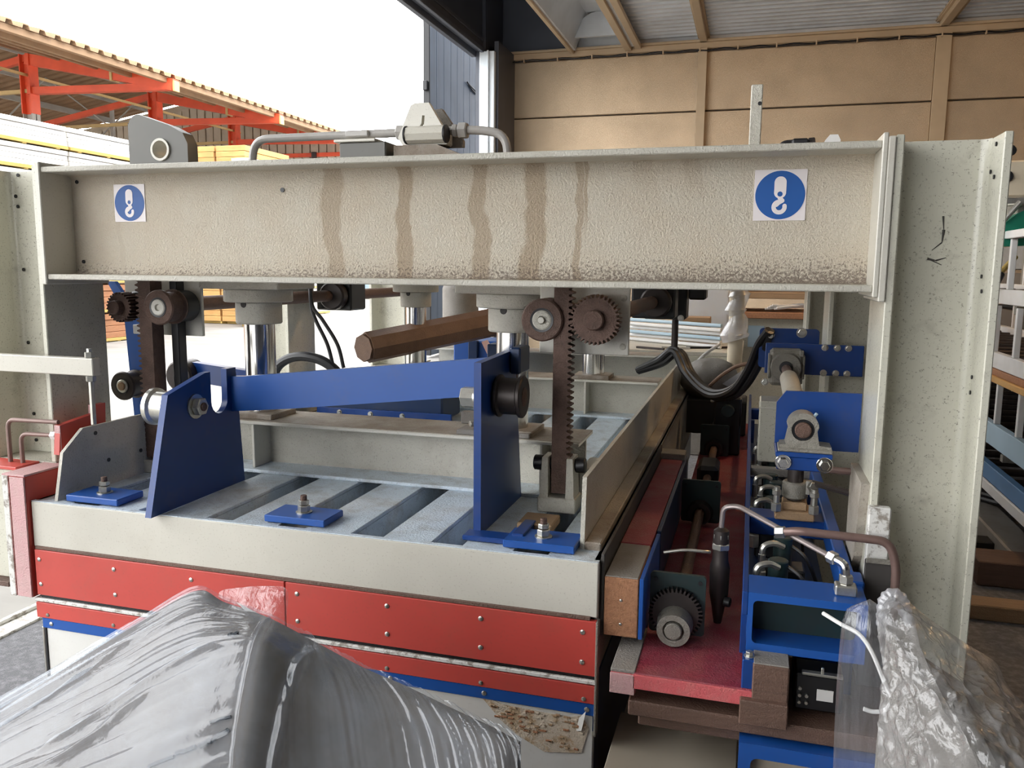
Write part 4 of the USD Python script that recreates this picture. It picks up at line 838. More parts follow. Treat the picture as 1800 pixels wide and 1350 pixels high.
# valve assemblies inside the rack
rng = np.random.default_rng(11)
n0 = 0
for i, y in enumerate((2.52, 2.72, 3.24, 3.45, 3.62, 4.0, 4.25, 4.55)):
    side = i % 2; x = 0.085 + 0.02 * side
    if True:
        w = ('nearest to the front box', 'second from the front box', 'just behind the brass jack', 'third behind the pillow block', 'fourth along the blue rack', 'fifth along the blue rack', 'sixth along the blue rack', 'farthest along the blue rack')[i]
        t = thing('control_valve', f'grimy control valve with zinc fittings in the blue rack, {w}', 'valve', (x, y, 0.655), 'control valves inside the blue rack')
        part(t, 'valve_body', bx(x - 0.03, x + 0.10, y - 0.05, y + 0.05, 0.655, 0.80, 0.006), 'black')
        part(t, 'solenoid', rod((x + 0.03, y, 0.80), (x + 0.03, y, 0.885 + 0.01 * side), 0.030, 18), 'dark_green')
        f = part(t, 'fitting', [hexa((x - 0.035, y - 0.06, 0.70), (0, 0, 1), 0.022, 0.05), hexa((x - 0.035, y - 0.06, 0.755), (0, 0, 1), 0.017, 0.04), rod((x - 0.035, y - 0.06, 0.79), (x - 0.035, y - 0.06, 0.85), 0.012, 12)], 'zinc')
        part(t, 'elbow', tube(smooth_path([(x - 0.035, y - 0.06, 0.84), (x - 0.03, y - 0.06, 0.875), (x, y - 0.05, 0.885), (x + 0.03, y - 0.03, 0.87)], 5), 0.010, 8), 'zinc')
        part(t, 'wire', tube(smooth_path([(x + 0.05, y, 0.87), (x + 0.10, y - 0.03, 0.84), (x + 0.14, y - 0.02, 0.75), (x + 0.15, y, 0.68)], 5), 0.006, 6), 'rubber')
# long steel pipe from the table fitting to the elbow on the front box
lp_ = thing('steel_pipe', 'long thin steel pipe sloping down across the blue rack to an elbow', 'pipe', (0.1, 2.5, 0.87))
part(lp_, 'pipe', tube(round_path([(-0.060, 2.62, 0.92), (-0.056, 2.62, 1.005), (-0.01, 2.61, 1.015), (0.250, 2.37, 0.958)], 0.04), 0.0085, 10), 'copper_grey')
e = V(0.250, 2.37, 0.958); dd = V(0.26, -0.24, -0.057); dd /= np.linalg.norm(dd)
part(lp_, 'nut', hexa(e - dd * 0.012, dd, 0.018, 0.026), 'zinc')
part(lp_, 'elbow', tube(round_path([e + dd * 0.01, e + dd * 0.045, V(0.286, 2.338, 0.895), V(0.286, 2.338, 0.872)], 0.02), 0.012, 10), 'chrome')
part(lp_, 'lower_nut', [hexa((0.286, 2.338, 0.90), (0, 0, 1), 0.020, 0.022), hexa((0.286, 2.338, 0.880), (0, 0, 1), 0.016, 0.02)], 'zinc')
part(lp_, 'block', bx(0.258, 0.315, 2.315, 2.36, 0.868, 0.897, 0.004), 'zinc')
fv = thing('table_valve', 'slim dark pressure valve with a thin handle standing over the red table', 'valve', (-0.06, 2.62, 0.62))
part(fv, 'body', lathe([(0, 0), (0, 0.012), (0.02, 0.016), (0.06, 0.022), (0.10, 0.030), (0.19, 0.032), (0.21, 0.026), (0.25, 0.024), (0.28, 0.026), (0.31, 0.024), (0.32, 0.01), (0.32, 0)], (-0.058, 2.62, 0.618), (0, 0, 1), 20), 'dark_steel')
part(fv, 'collar', [hexa((-0.058, 2.62, 0.865), (0, 0, 1), 0.030, 0.022), hexa((-0.058, 2.62, 0.90), (0, 0, 1), 0.026, 0.018)], 'zinc')
part(fv, 'handle', tube(smooth_path([(-0.09, 2.61, 0.855), (-0.11, 2.60, 0.858), (-0.17, 2.595, 0.858), (-0.235, 2.59, 0.845)], 5), 0.0055, 8), 'zinc')
part(fv, 'knob', rod((-0.04, 2.60, 0.70), (-0.02, 2.595, 0.70), 0.016, 12), 'black')
bpz = thing('bent_pipe', 'brown bent pipe curving around the foot of the right column', 'pipe', (0.3, 2.44, 0.9))
part(bpz, 'pipe', tube(round_path([(0.12, 2.46, 0.99), (0.16, 2.44, 1.004), (0.405, 2.44, 0.998), (0.428, 2.44, 0.93), (0.43, 2.44, 0.60)], 0.05), 0.0125, 12), 'pipe_brown')
part(bpz, 'union', hexa((0.10, 2.468, 0.985), (0.9, -0.3, 0.2), 0.018, 0.03), 'zinc')
pnl = thing('column_foot_panel', 'dark grey cover panel at the foot of the right column', 'panel', (0.40, 2.47, 0.5))
part(pnl, 'panel', bx(0.348, 0.425, 2.455, 2.467, 0.55, 0.935, 0.003), 'grime'); part(pnl, 'clip', bx(0.35, 0.42, 2.448, 2.455, 0.925, 0.94, 0.002), 'grey_iron')
# carrier plates on the column flanges, pillow block, gear box and the shaft between them
cp = thing('carrier_plate', 'blue carrier plate welded to the right column behind the pillow block', 'plate', (0.22, 2.8, 1.27))
part(cp, 'plate', plate([(0.094, 1.175), (0.094, 1.325), (0.122, 1.364), (0.352, 1.366), (0.352, 1.175)], 'y', 2.79, 2.805), 'blue')
part(cp, 'shelf', bx(0.094, 0.262, 2.64, 2.79, 1.176, 1.192, 0.003), 'blue'); part(cp, 'apron', bx(0.098, 0.255, 2.644, 2.658, 1.135, 1.178, 0.003), 'blue')
for x in (0.117, 0.239):
    b = part(cp, 'bolt', cat([rod((x, 2.642, 1.160), (x, 2.634, 1.160), 0.0245, 20), hexa((x, 2.634, 1.160), (0, -1, 0), 0.016, 0.014)]), 'chrome')
pb = thing('pillow_block', 'grey cast pillow block bearing carrying the end of the cream shaft', 'bearing', (0.172, 2.70, 1.192))
pr = Polygon([(0.105, 1.192), (0.105, 1.212), (0.122, 1.215), (0.130, 1.26)] + [(0.172 + 0.047 * math.cos(a), 1.268 + 0.047 * math.sin(a)) for a in np.linspace(math.pi - 0.1, 0.1, 18)] + [(0.214, 1.26), (0.222, 1.215), (0.258, 1.212), (0.258, 1.192)])
part(pb, 'housing', plate(pr.difference(Point(0.172, 1.262).buffer(0.034, 16)), 'y', 2.655, 2.735), 'grey_iron')
part(pb, 'seal_ring', plate(Point(0.172, 1.262).buffer(0.036, 16).difference(Point(0.172, 1.262).buffer(0.024, 16)), 'y', 2.662, 2.73), 'black')
part(pb, 'base', bx(0.100, 0.262, 2.645, 2.745, 1.192, 1.204, 0.003), 'grey_iron')
part(pb, 'grease_nipple', rod((0.205, 2.69, 1.302), (0.212, 2.688, 1.312), 0.005, 8), 'pale_blue')
csx = thing('cream_shaft', 'cream cardan shaft running from the pillow block back to the gear box', 'shaft', (0.172, 3.4, 1.262))
part(csx, 'shaft_end', rod((0.172, 2.648, 1.262), (0.172, 2.86, 1.262), 0.025, 20), 'rust')
part(csx, 'sleeve', rod((0.172, 2.86, 1.262), (0.170, 3.72, 1.290), 0.038, 20), 'cream'); part(csx, 'spindle', rod((0.170, 3.72, 1.290), (0.168, 4.2, 1.305), 0.022, 16), 'pipe_brown')
cp2 = thing('carrier_plate', 'long blue carrier plate with rows of bolts on the middle right column', 'plate', (0.3, 4.17, 1.33))
part(cp2, 'plate', bx(0.075, 0.52, 4.16, 4.18, 1.258, 1.405, 0.003), 'blue')
for x in (0.345, 0.40, 0.45):
    for z in (1.392, 1.27): part(cp2, 'bolt', bolt((x, 4.16, z), (0, -1, 0), 0.012, 0.012), 'zinc')
gb = thing('gear_box', 'grey cast gear box on the blue plate at the far end of the cream shaft', 'gear box', (0.168, 4.1, 1.3))
part(gb, 'case', bx(0.095, 0.245, 4.03, 4.16, 1.215, 1.385, 0.014), 'grey_iron')
part(gb, 'cover', lathe([(0, 0.03), (0, 0.066), (0.012, 0.07), (0.03, 0.07)], (0.168, 4.0, 1.305), (0, 1, 0), 26), 'grey_iron')
part(gb, 'bore', rod((0.168, 3.998, 1.305), (0.168, 4.02, 1.305), 0.033, 20), 'black')
part(gb, 'rib', [bx(0.088, 0.10, 4.03, 4.14, 1.25, 1.36, 0.003), bx(0.24, 0.252, 4.03, 4.14, 1.25, 1.36, 0.003), bx(0.225, 0.245, 4.02, 4.05, 1.355, 1.385, 0.003)], 'grey_iron')
part(gb, 'fixing', bolt((0.078, 4.10, 1.222), (0, -1, 0), 0.013, 0.012), 'zinc')
cp3 = thing('carrier_plate', 'far blue carrier plate with a rounded corner and hose hole', 'plate', (0.2, 4.62, 1.38))
p5 = sbox(0.048, 1.235, 0.352, 1.448).buffer(-0.02).buffer(0.02).difference(Point(0.105, 1.41).buffer(0.02))
part(cp3, 'plate', plate(p5, 'y', 4.61, 4.63), 'blue'); part(cp3, 'bolt', bolt((0.262, 4.61, 1.428), (0, -1, 0), 0.020, 0.014), 'zinc'); part(cp3, 'hose_nozzle', rod((0.105, 4.57, 1.408), (0.105, 4.66, 1.408), 0.013, 12), 'zinc')
jk = thing('screw_jack', 'brass based screw jack with a dark spindle under the blue carrier plate', 'jack', (0.183, 2.95, zt))
part(jk, 'spindle', rod((0.182, 3.06, 0.93), (0.182, 3.06, 1.17), 0.028, 18), 'dark_steel'); part(jk, 'collar', rod((0.182, 3.06, 0.94), (0.182, 3.06, 1.0), 0.045, 20), 'grey_iron')
part(jk, 'brass_base', [bx(0.115, 0.25, 3.0, 3.12, zt, 0.90, 0.004), bx(0.14, 0.225, 3.02, 3.10, 0.90, 0.93, 0.004)], 'timber')
for x in (0.118, 0.245): part(jk, 'side_bolt', [hexa((x, 3.0, 0.90), (0, 0, 1), 0.019, 0.03), rod((x, 3.0, 0.93), (x, 3.0, 0.99), 0.012, 12), hexa((x, 3.0, 0.96), (0, 0, 1), 0.017, 0.018)], 'zinc')
tp_ = thing('tie_pipe', 'pair of brown pipes reaching from the blue rack to the right column', 'pipe', (0.2, 3.0, 1.05))
part(tp_, 'pipe', rod((0.22, 3.02, 1.06), (0.345, 2.77, 1.115), 0.012, 10), 'pipe_brown'); part(tp_, 'pipe', rod((0.24, 3.05, 1.0), (0.345, 2.78, 1.04), 0.011, 10), 'dark_steel')
part(tp_, 'fitting', [hexa((0.235, 3.03, 0.99), (0.3, -0.7, 0.2), 0.018, 0.03), hexa((0.23, 3.04, 0.96), (0, 0, 1), 0.015, 0.05)], 'zinc')
# timber below the rack
wbk = thing('timber_block', 'brown timber block with a grey dusty top under the blue front box', 'timber block', (0.09, 2.28, 0.53))
part(wbk, 'block', bx(0.050, 0.145, 2.19, 2.44, 0.535, 0.698, 0.004), 'brown_timber'); part(wbk, 'dusty_top', bx(0.052, 0.143, 2.192, 2.44, 0.698, 0.702, 0.001), 'dusty_grey')
part(wbk, 'front_block', bx(0.02, 0.145, 2.17, 2.20, 0.53, 0.60, 0.003), 'brown_timber')
wp_ = thing('support_plank', 'dark brown support plank lying across under the red table', 'plank', (0, 2.3, 0.5))
part(wp_, 'plank', bx(-0.285, 0.42, 2.20, 2.62, 0.488, 0.533, 0.004), 'brown_timber'); part(wp_, 'lower_plank', bx(-0.26, 0.42, 2.24, 2.62, 0.44, 0.487, 0.004), 'brown_timber')
sw = thing('switch_box', 'small dark terminal box with a white label under the blue front box', 'terminal box', (0.22, 2.3, 0.53))
part(sw, 'box', bx(0.165, 0.29, 2.26, 2.36, 0.552, 0.655, 0.005), 'black'); part(sw, 'label_plate', bx(0.222, 0.265, 2.258, 2.26, 0.585, 0.618, 0.0005), 'white')
part(sw, 'strip', [bx(0.18, 0.285, 2.24, 2.26, 0.662, 0.670, 0.002), bx(0.228, 0.236, 2.24, 2.25, 0.67, 0.688, 0.002)], 'zinc')
for k in range(5): part(sw, 'terminal', rod((0.178 + 0.018 * (k % 2), 2.26, 0.575 + 0.02 * (k // 2)), (0.178 + 0.018 * (k % 2), 2.252, 0.575 + 0.02 * (k // 2)), 0.005, 8), 'zinc')
lf = thing('lower_frame', 'blue rectangular tube stand below the brown support plank', 'stand', (0.2, 2.2, 0))
fp = sbox(0.024, 0.02, 0.46, 0.478).difference(sbox(0.056, 0.06, 0.43, 0.438).buffer(-0.02).buffer(0.02)); part(lf, 'front_frame', plate(fp, 'y', 2.17, 2.23), 'blue_bright')
part(lf, 'side_tube', bx(0.026, 0.066, 2.23, 3.2, 0.44, 0.478, 0.004), 'blue'); part(lf, 'side_tube', bx(0.42, 0.458, 2.23, 2.44, 0.44, 0.478, 0.004), 'blue')
part(lf, 'back_panel', bx(0.05, 0.44, 2.236, 2.246, 0.03, 0.44, 0.001), 'plywood')
pw = thing('plywood_sheet', 'tan plywood sheet lying low beside the bed under the red table', 'plywood sheet', (-0.15, 2.3, 0.3))
part(pw, 'sheet', bx(-0.352, 0.022, 1.75, 2.54, 0.288, 0.300, 0.002), 'plywood'); part(pw, 'edge', bx(-0.354, 0.024, 1.745, 1.75, 0.288, 0.300, 0.001), 'timber')
part(pw, 'trestle', [bx(-0.34, 0.01, 1.80, 1.86, 0.0, 0.288, 0.003), bx(-0.34, 0.01, 2.40, 2.46, 0.0, 0.288, 0.003)], 'brown_timber')
# black hoses hanging between the bed and the rear blue plate
hoses = thing('hose_bundle', 'bundle of black hoses sagging from the bed guard to the far blue plate', 'hoses', (-0.2, 5.6, 1.0))
for k in range(5):
    o = V(0.012 * k - 0.02, 0.03 * (k % 3), 0.018 * (k % 2) - 0.03 * (k == 3))
    pp = [at(1120, 652, Y=5.5), at(1160, 636, Y=5.5), at(1188, 618, Y=5.5), at(1208, 655, Y=5.4), at(1235, 685, Y=5.2), at(1262, 697, Y=5.0), at(1295, 686, Y=4.8), at(1322, 648, Y=4.7), at(1340, 605, Y=4.62), at(1352, 582, Y=4.58)]
    part(hoses, 'hose', tube(smooth_path([p + o * (1.0 if 0 < i < 9 else 0.3) for i, p in enumerate(pp)], 6), 0.021, 8), 'rubber')
h2 = thing('hose_loop', 'single thin dark hose arching over the sagging hose bundle', 'hose', (0, 5, 1.1))
part(h2, 'hose', tube(smooth_path([at(1235, 690, Y=5.3), at(1268, 660, Y=5.2), at(1300, 642, Y=5.1), at(1330, 640, Y=5.0)], 6), 0.012, 8), 'brown_bar')
dbx = thing('valve_tower', 'dark valve tower standing over the red table below the hoses', 'valve tower', (-0.2, 5.1, 0.62))
part(dbx, 'tower', bx(-0.19, -0.03, 5.15, 5.3, 0.618, 0.98, 0.01), 'black'); part(dbx, 'cap', rod((-0.11, 5.1, 0.9), (-0.11, 5.16, 0.9), 0.04, 16), 'dark_green'); part(dbx, 'glint_screw', dome_screw((-0.205, 5.14, 0.955), (0, -1, 0), 0.012), 'zinc')
cbx = thing('cream_case', 'pale green-grey case behind the blue pillow block plate', 'case', (0.1, 3.95, 1.0))
part(cbx, 'case', bx(0.058, 0.19, 3.92, 4.1, zt, 1.155, 0.006), 'cream_column'); part(cbx, 'lid_line', bx(0.056, 0.192, 3.918, 4.1, 1.12, 1.126, 0.001), 'cream_clean')

# ------------------------------------------------------------------ left of the bed
sl = thing('side_slab', 'red edged laminated slab standing against the left end of the bed', 'slab', (-2.58, 2.5, 0.51))
part(sl, 'core', bx(-2.610, -2.534, 2.315, 2.75, 0.512, 0.975, 0.003), 'red'); part(sl, 'front_edge', bx(-2.600, -2.534, 2.308, 2.315, 0.514, 0.973, 0.001), 'pink_edge')
part(sl, 'outer_board', bx(-2.640, -2.612, 2.312, 2.75, 0.51, 0.978, 0.002), 'white_strip'); part(sl, 'top_board', bx(-2.638, -2.534, 2.312, 2.55, 0.975, 0.982, 0.001), 'pink_edge')
sf = thing('side_girder', 'cream base girder with a red top edge carrying the left columns', 'girder', (-2.8, 4, 0))
part(sf, 'web', bx(-3.0, -2.665, 2.40, 6.4, 0.535, 0.972, 0.004), 'cream_column'); part(sf, 'top_plate', bx(-3.0, -2.575, 2.502, 6.4, 0.972, 0.984, 0.002), 'cream'); part(sf, 'red_edge', bx(-3.01, -2.655, 2.39, 2.50, 0.972, 0.985, 0.002), 'red'); part(sf, 'lower_shelf', bx(-3.05, -2.70, 2.36, 2.62, 0.515, 0.535, 0.002), 'rust')
for y in (3.4, 5.6): part(sf, 'leg', bx(-2.95, -2.75, y, y + 0.2, 0, 0.53, 0.004), 'cream')
for x, z in ((-2.665, 0.86),): part(sf, 'bolt_hole', rod((x, 2.55, z), (x + 0.003, 2.55, z), 0.008, 10, chamfer=False), 'grime')
wbr = thing('white_cross_bar', 'pale flat bar with threaded rod in front of the left column', 'bar', (-2.6, 2.44, 1.37))
part(wbr, 'bar', bx(-2.95, -2.306, 2.43, 2.47, 1.345, 1.410, 0.003), 'cream_clean'); part(wbr, 'threaded_rod', rod((-2.335, 2.45, 1.16), (-2.335, 2.45, 1.445), 0.010, 12), 'zinc')
part(wbr, 'nut', hexa((-2.335, 2.45, 1.410), (0, 0, 1), 0.018, 0.022), 'zinc'); part(wbr, 'nut', hexa((-2.335, 2.45, 1.322), (0, 0, 1), 0.018, 0.022), 'zinc')
rlb = thing('red_bracket', 'crimson cranked bracket behind the left guard plate', 'bracket', (-2.5, 2.55, 1.0))
rp_ = [at(x, y, X=-2.49)[1:] for x, y in ((104, 800), (106, 748), (165, 727), (165, 712), (185, 708), (187, 800))]; part(rlb, 'plate', plate(rp_, 'x', -2.515, -2.49), 'red'); part(rlb, 'edge', bx(-2.516, -2.489, rp_[1][0] - 0.004, rp_[1][0], rp_[0][1], rp_[1][1], 0.001), 'pink_edge'); part(rlb, 'upper_edge', bx(-2.516, -2.489, rp_[3][0] - 0.004, rp_[3][0], rp_[2][1], rp_[3][1], 0.001), 'pink_edge')
for k, (xa, zt_, zb) in enumerate(((-2.755, 1.152, 0.985), (-2.695, 1.100, 0.985))):
    t = thing('hand_pipe', ('taller brown bent pipe left of the red bracket', 'shorter brown bent pipe ending in a white nut by the red bracket')[k], 'pipe', (xa, 2.46, zb))
    part(t, 'pipe', tube(round_path([(xa, 2.46, zb), (xa, 2.46, zt_), (-2.51, 2.46, zt_ + 0.004)], 0.035), 0.0085, 10), 'pipe_brown')
    if k: part(t, 'nut', hexa((-2.545, 2.46, zt_ + 0.004), (1, 0, 0), 0.017, 0.026), 'white')
# ------------------------------------------------------------------ behind the press
ob = thing('octagonal_bar', 'brown octagonal timber bar lying at a slant behind the cylinders', 'bar', (-2.0, 4.6, 1.2))
part(ob, 'bar', rod(at(645, 611, Y=4.55), at(890, 562, Y=5.4), 0.097, 8, chamfer=False), 'brown_bar')
part(ob, 'sawn_end', rod(at(638, 612, Y=4.522), at(645, 611, Y=4.55), 0.085, 8, chamfer=False), 'brown_bar'); part(ob, 'rest_block', bx(-2.2, -1.9, 4.5, 4.7, 1.0, 1.13, 0.006), 'dusty_grey'); part(ob, 'rest_block', bx(-1.72, -1.5, 5.3, 5.45, 0.9, 1.24, 0.006), 'navy')
for k, oo in enumerate((0, 0.06)):
    t = thing('hanging_cable', ('left', 'right')[k] + ' of the two thin black cables hanging under the crossbeam', 'cable', (-2.2, 3.9, 1.3))
    part(t, 'cable', tube(smooth_path([V(-2.255, 3.9, 1.70), V(-2.25, 3.9, 1.55) + V(oo * 0.1, 0, 0), V(-2.225, 3.9, 1.46) + V(oo * 0.7, 0, 0.01), V(-2.16, 3.9, 1.335) + V(oo, 0, 0.01), V(-2.125, 3.9, 1.22) + V(oo, 0, 0)], 8), 0.010, 8), 'rubber')
rh = thing('thick_hose', 'thick black hose arching up behind the blue link bar', 'hose', (-2.3, 3.9, 1.2))
part(rh, 'hose', tube(smooth_path([V(-2.50, 3.9, 1.14), V(-2.46, 3.9, 1.215), V(-2.38, 3.9, 1.262), V(-2.28, 3.9, 1.272), V(-2.18, 3.9, 1.248), V(-2.10, 3.9, 1.19), V(-2.08, 3.9, 1.12)], 8), 0.026, 10), 'rubber')
bm = thing('drive_motor', 'blue drive motor casing between the bed girders', 'motor', (-2.0, 4.4, BZ))
part(bm, 'casing', bx(-2.45, -1.66, 4.3, 4.6, BZ, 1.03, 0.01), 'navy'); part(bm, 'rail', bx(-2.45, -1.6, 4.28, 4.30, BZ + 0.0, 0.93, 0.003), 'blue')
for x in (-2.3, -2.1, -1.9): part(bm, 'bolt', bolt((x, 4.28, 0.905), (0, -1, 0), 0.012, 0.01), 'zinc')
bm2 = thing('blue_casing', 'blue casing with a pinkish sticker behind the right cylinder', 'casing', (-1.8, 5.5, 1.1))
part(bm2, 'casing', bx(-2.02, -1.62, 5.45, 5.8, BZ, 1.245, 0.01), 'blue_bright'); part(bm2, 'end_cap', bx(-1.90, -1.83, 5.42, 5.46, 1.1, 1.25, 0.006), 'navy'); part(bm2, 'sticker', hull([at(x, y, Y=5.42 + d) for d in (0, 0.004) for x, y in ((846, 601), (857, 597), (869, 619), (856, 622))]), 'pinkish')
tk = thing('grey_drum', 'grey round drum with a pink mark behind the press', 'drum', (-2.49, 6.9, 1.0))
part(tk, 'shell', lathe([(0, 0), (0, 0.15), (0.02, 0.16), (0.5, 0.16), (0.53, 0.15), (0.53, 0)], (-2.49, 6.9, 1.07), (0, 0, 1), 28), 'dusty_grey'); part(tk, 'stand', bx(-2.62, -2.36, 6.78, 7.02, 0, 1.07, 0.01), 'dark_steel')
# clutter table and wrapped goods seen behind the bed, right of the racks
wt = thing('rear_bench', 'cream rear bench carrying pipes and boards behind the bed', 'bench', (-0.5, 6.8, 0))
part(wt, 'top', bx(-1.1, -0.05, 6.4, 7.6, 1.10, 1.135, 0.004), 'cream'); part(wt, 'apron', bx(-1.1, -0.05, 6.4, 6.42, 0.98, 1.10, 0.003), 'cream_column')
for x in (-1.05, -0.12): part(wt, 'leg', bx(x, x + 0.07, 6.42, 6.5, 0, 1.0, 0.003), 'cream')
for k in range(6):
    a, b = V(-1.02, 7.25 - 0.036 * (k % 2), 1.152 + 0.033 * (5 - k)), V(-0.22, 6.72 - 0.036 * (k % 2), 1.152 + 0.033 * (5 - k)); lab = ('topmost', 'second', 'third', 'fourth', 'fifth', 'lowest')[k] + ' white plastic pipe of the slanted bundle behind the bed'
    solo('plastic_pipe', rod(a, b, 0.0155, 12), 'white' if k % 3 else 'pale_blue', lab, 'pipe', 'white pipes on the rear bench')
solo('timber_offcut', bx(-0.58, -0.33, 7.1, 7.3, 1.135, 1.36, 0.006), 'timber', 'square timber offcut among the white pipes', 'offcut')
for k in range(4): a = V(-0.86 + 0.19 * k, 6.52 + 0.05 * k, 1.1435); solo('metal_scrap', bar3(a, a + V(0.22, 0.1 * (k - 1), 0.0), 0.03, 0.015), ('dark_steel', 'zinc', 'black', 'dark_steel')[k], ('dark flat', 'bright flat', 'black flat', 'short dark')[k] + ' metal offcut on the rear bench', 'scrap', 'metal offcuts on the rear bench')
gbx = thing('dark_gear_case', 'black gear case hanging behind the right hanger plate', 'gear case', (-0.5, 5.0, 1.5))
part(gbx, 'case', bx(-0.62, -0.37, 4.95, 5.15, 1.46, 1.69, 0.01), 'black'); part(gbx, 'upper_case', bx(-0.36, -0.26, 4.95, 5.15, 1.58, 1.69, 0.01), 'black'); part(gbx, 'stem', rod((-0.44, 5.05, 1.29), (-0.44, 5.05, 1.46), 0.020, 12), 'dark_steel'); part(gbx, 'bolt', bolt((-0.40, 4.95, 1.47), (0, -1, 0), 0.014, 0.012), 'zinc')
wpk = thing('wrapped_crate', 'white film-wrapped crate behind the bed under the crossbeam', 'crate', (-0.3, 8, 0))
part(wpk, 'wrapped_body', bx(-0.64, -0.17, 7.8, 8.6, 1.15, 1.78, 0.05), 'film_white'); part(wpk, 'carton', bx(-0.61, -0.20, 7.83, 8.57, 1.15, 1.75, 0.01), 'white_wrap'); part(wpk, 'pallet', bx(-0.66, -0.15, 7.78, 8.62, 0.95, 1.15, 0.01), 'timber'); part(wpk, 'crate_base', bx(-0.62, -0.2, 7.85, 8.55, 0, 0.95, 0.01), 'dusty_grey')
wpo = thing('wrapped_post', 'post swathed in white film behind the sagging hoses', 'wrapped post', (-0.09, 6.2, 0.6))
part(wpo, 'post', rod((-0.10, 6.25, 0), (-0.105, 6.25, 1.75), 0.055, 14), 'beige')
v = [];
for k, z in enumerate(np.linspace(1.25, 1.72, 14)): v.append((-0.10 + 0.012 * math.sin(5 * k), 6.25, z))
part(wpo, 'film_wrap', tube(v, [0.068 + 0.014 * math.sin(2.3 * k) + (0.03 if k < 3 else 0) for k in range(14)], 14), 'film_white')
part(wpo, 'tail', tube(smooth_path([at(1265, 605, Y=6.1), at(1240, 622, Y=6.0), at(1222, 640, Y=5.95)], 5), 0.012, 8), 'white')
bgs = thing('board_stack', 'timber boards and white rods stacked behind the middle right column', 'board stack', (0.3, 8.5, 0))
part(bgs, 'upper_board', bx(-0.10, 0.62, 7.9, 8.7, 1.50, 1.56, 0.006), 'timber'); part(bgs, 'lower_board', bx(-0.12, 0.66, 7.85, 8.7, 1.32, 1.38, 0.006), 'chipboard'); part(bgs, 'wrapped_top', bx(-0.10, 0.62, 8.0, 8.7, 1.57, 1.80, 0.04), 'film_white'); part(bgs, 'carcass', bx(-0.10, 0.64, 7.95, 8.7, 0.0, 1.32, 0.006), 'cream_column')
for k in range(6): part(bgs, 'white_rod', rod((0.12 + 0.02 * k, 7.86, 1.41 + 0.012 * (k % 4)), (0.42 + 0.015 * k, 7.95, 1.43 + 0.012 * (k % 3)), 0.010, 8), 'white')
part(bgs, 'paper', bx(-0.02, 0.12, 7.93, 7.945, 1.05, 1.25, 0.001), 'pale_blue')
pmb = thing('plastic_sack', 'crumpled grey plastic sack slumped behind the hoses', 'sack', (-0.2, 5.9, 0.9))
s_ = trimesh.creation.icosphere(3, 1.0); s_.apply_scale((0.20, 0.18, 0.16)); s_.vertices += 0.05 * (meshkit.fbm(s_.vertices * 9, 3, 3)[:, None] - 0.5) * np.sign(s_.vertices); s_.apply_translation((-0.26, 5.92, 0.98)); part(pmb, 'sack', s_, 'dusty_grey', smooth=True); part(pmb, 'film_tail', hull([at(x, y, Y=5.75) + V(0, d, 0) for d in (0, 0.03) for x, y in ((1270, 675), (1310, 648), (1298, 668), (1285, 682))]), 'film_white')
part(pmb, 'stand', bx(-0.42, 0.0, 5.78, 6.12, 0.62, 0.86, 0.01), 'grime')

# ------------------------------------------------------------------ racks and conveyors on the right
def rail_thing(name, lab, catg, z0, z1, m, y0, y1, posts=None, x=1.55, extra=None):
    t = thing(name, lab, catg, (x + 0.4, (y0 + y1) / 2, z0))
    part(t, 'near_rail', bx(x, x + 0.05, y0, y1, z0, z1, 0.004), m); part(t, 'far_rail', bx(x + 0.85, x + 0.90, y0, y1, z0, z1, 0.004), m); part(t, 'end_rail', bx(x, x + 0.9, y0 - 0.05, y0, z0, z1, 0.004), m)
    if posts:
        for j in range(int((y1 - y0) / 0.46)):
            y = y0 + 0.12 + j * 0.46; part(t, 'post', bx(x + 0.01, x + 0.045, y, y + 0.035, z1, posts, 0.003), 'white')
            part(t, 'far_post', bx(x + 0.86, x + 0.89, y, y + 0.035, z1, posts, 0.003), 'white')
    for j in range(int((y1 - y0) / 0.3)): y = y0 + 0.2 + j * 0.3; part(t, 'roller', rod((x + 0.055, y, z0 + 0.03), (x + 0.845, y, z0 + 0.03), 0.025, 10), 'dark_steel')
    if extra: part(t, *extra)
    return t


rail_thing('roller_conveyor', 'lowest conveyor with blue side over a white strip, right of the column', 'conveyor', 0.395, 0.50, 'rail_blue', 4.4, 9.6, extra=('white_strip', bx(1.53, 1.548, 4.35, 9.6, 0.335, 0.40, 0.003), 'white'))
rail_thing('roller_conveyor', 'pale wide-railed conveyor with a row of white posts, second from below', 'conveyor', 0.63, 0.775, 'pale_blue', 4.9, 9.6, 1.05)
rail_thing('roller_conveyor', 'white conveyor above the orange planks, third from below', 'conveyor', 1.135, 1.235, 'white', 5.1, 9.6, 1.54)
rail_thing('roller_conveyor', 'topmost white conveyor with posts below the green guard', 'conveyor', 1.555, 1.65, 'white', 5.35, 9.6, 1.97, extra=('top_bar', bx(1.54, 1.60, 5.3, 9.6, 1.97, 2.02, 0.004), 'white'))
for k, y in enumerate((5.7, 9.3)):
    t = thing('rack_upright', ('near', 'far')[k] + ' grey upright carrying the stacked conveyors', 'upright', (2.6, y, 0)); part(t, 'upright', bx(2.57, 2.63, y, y + 0.06, 0, 2.3, 0.004), 'grey_iron'); part(t, 'foot', bx(2.5, 2.7, y - 0.05, y + 0.11, 0, 0.01, 0.002), 'grey_iron')
    for z in (1.55, 1.13, 0.62, 0.39): part(t, 'arm', bx(1.56, 2.57, y + 0.005, y + 0.055, z - 0.05, z - 0.003, 0.003), 'grey_iron')
rng = np.random.default_rng(3)
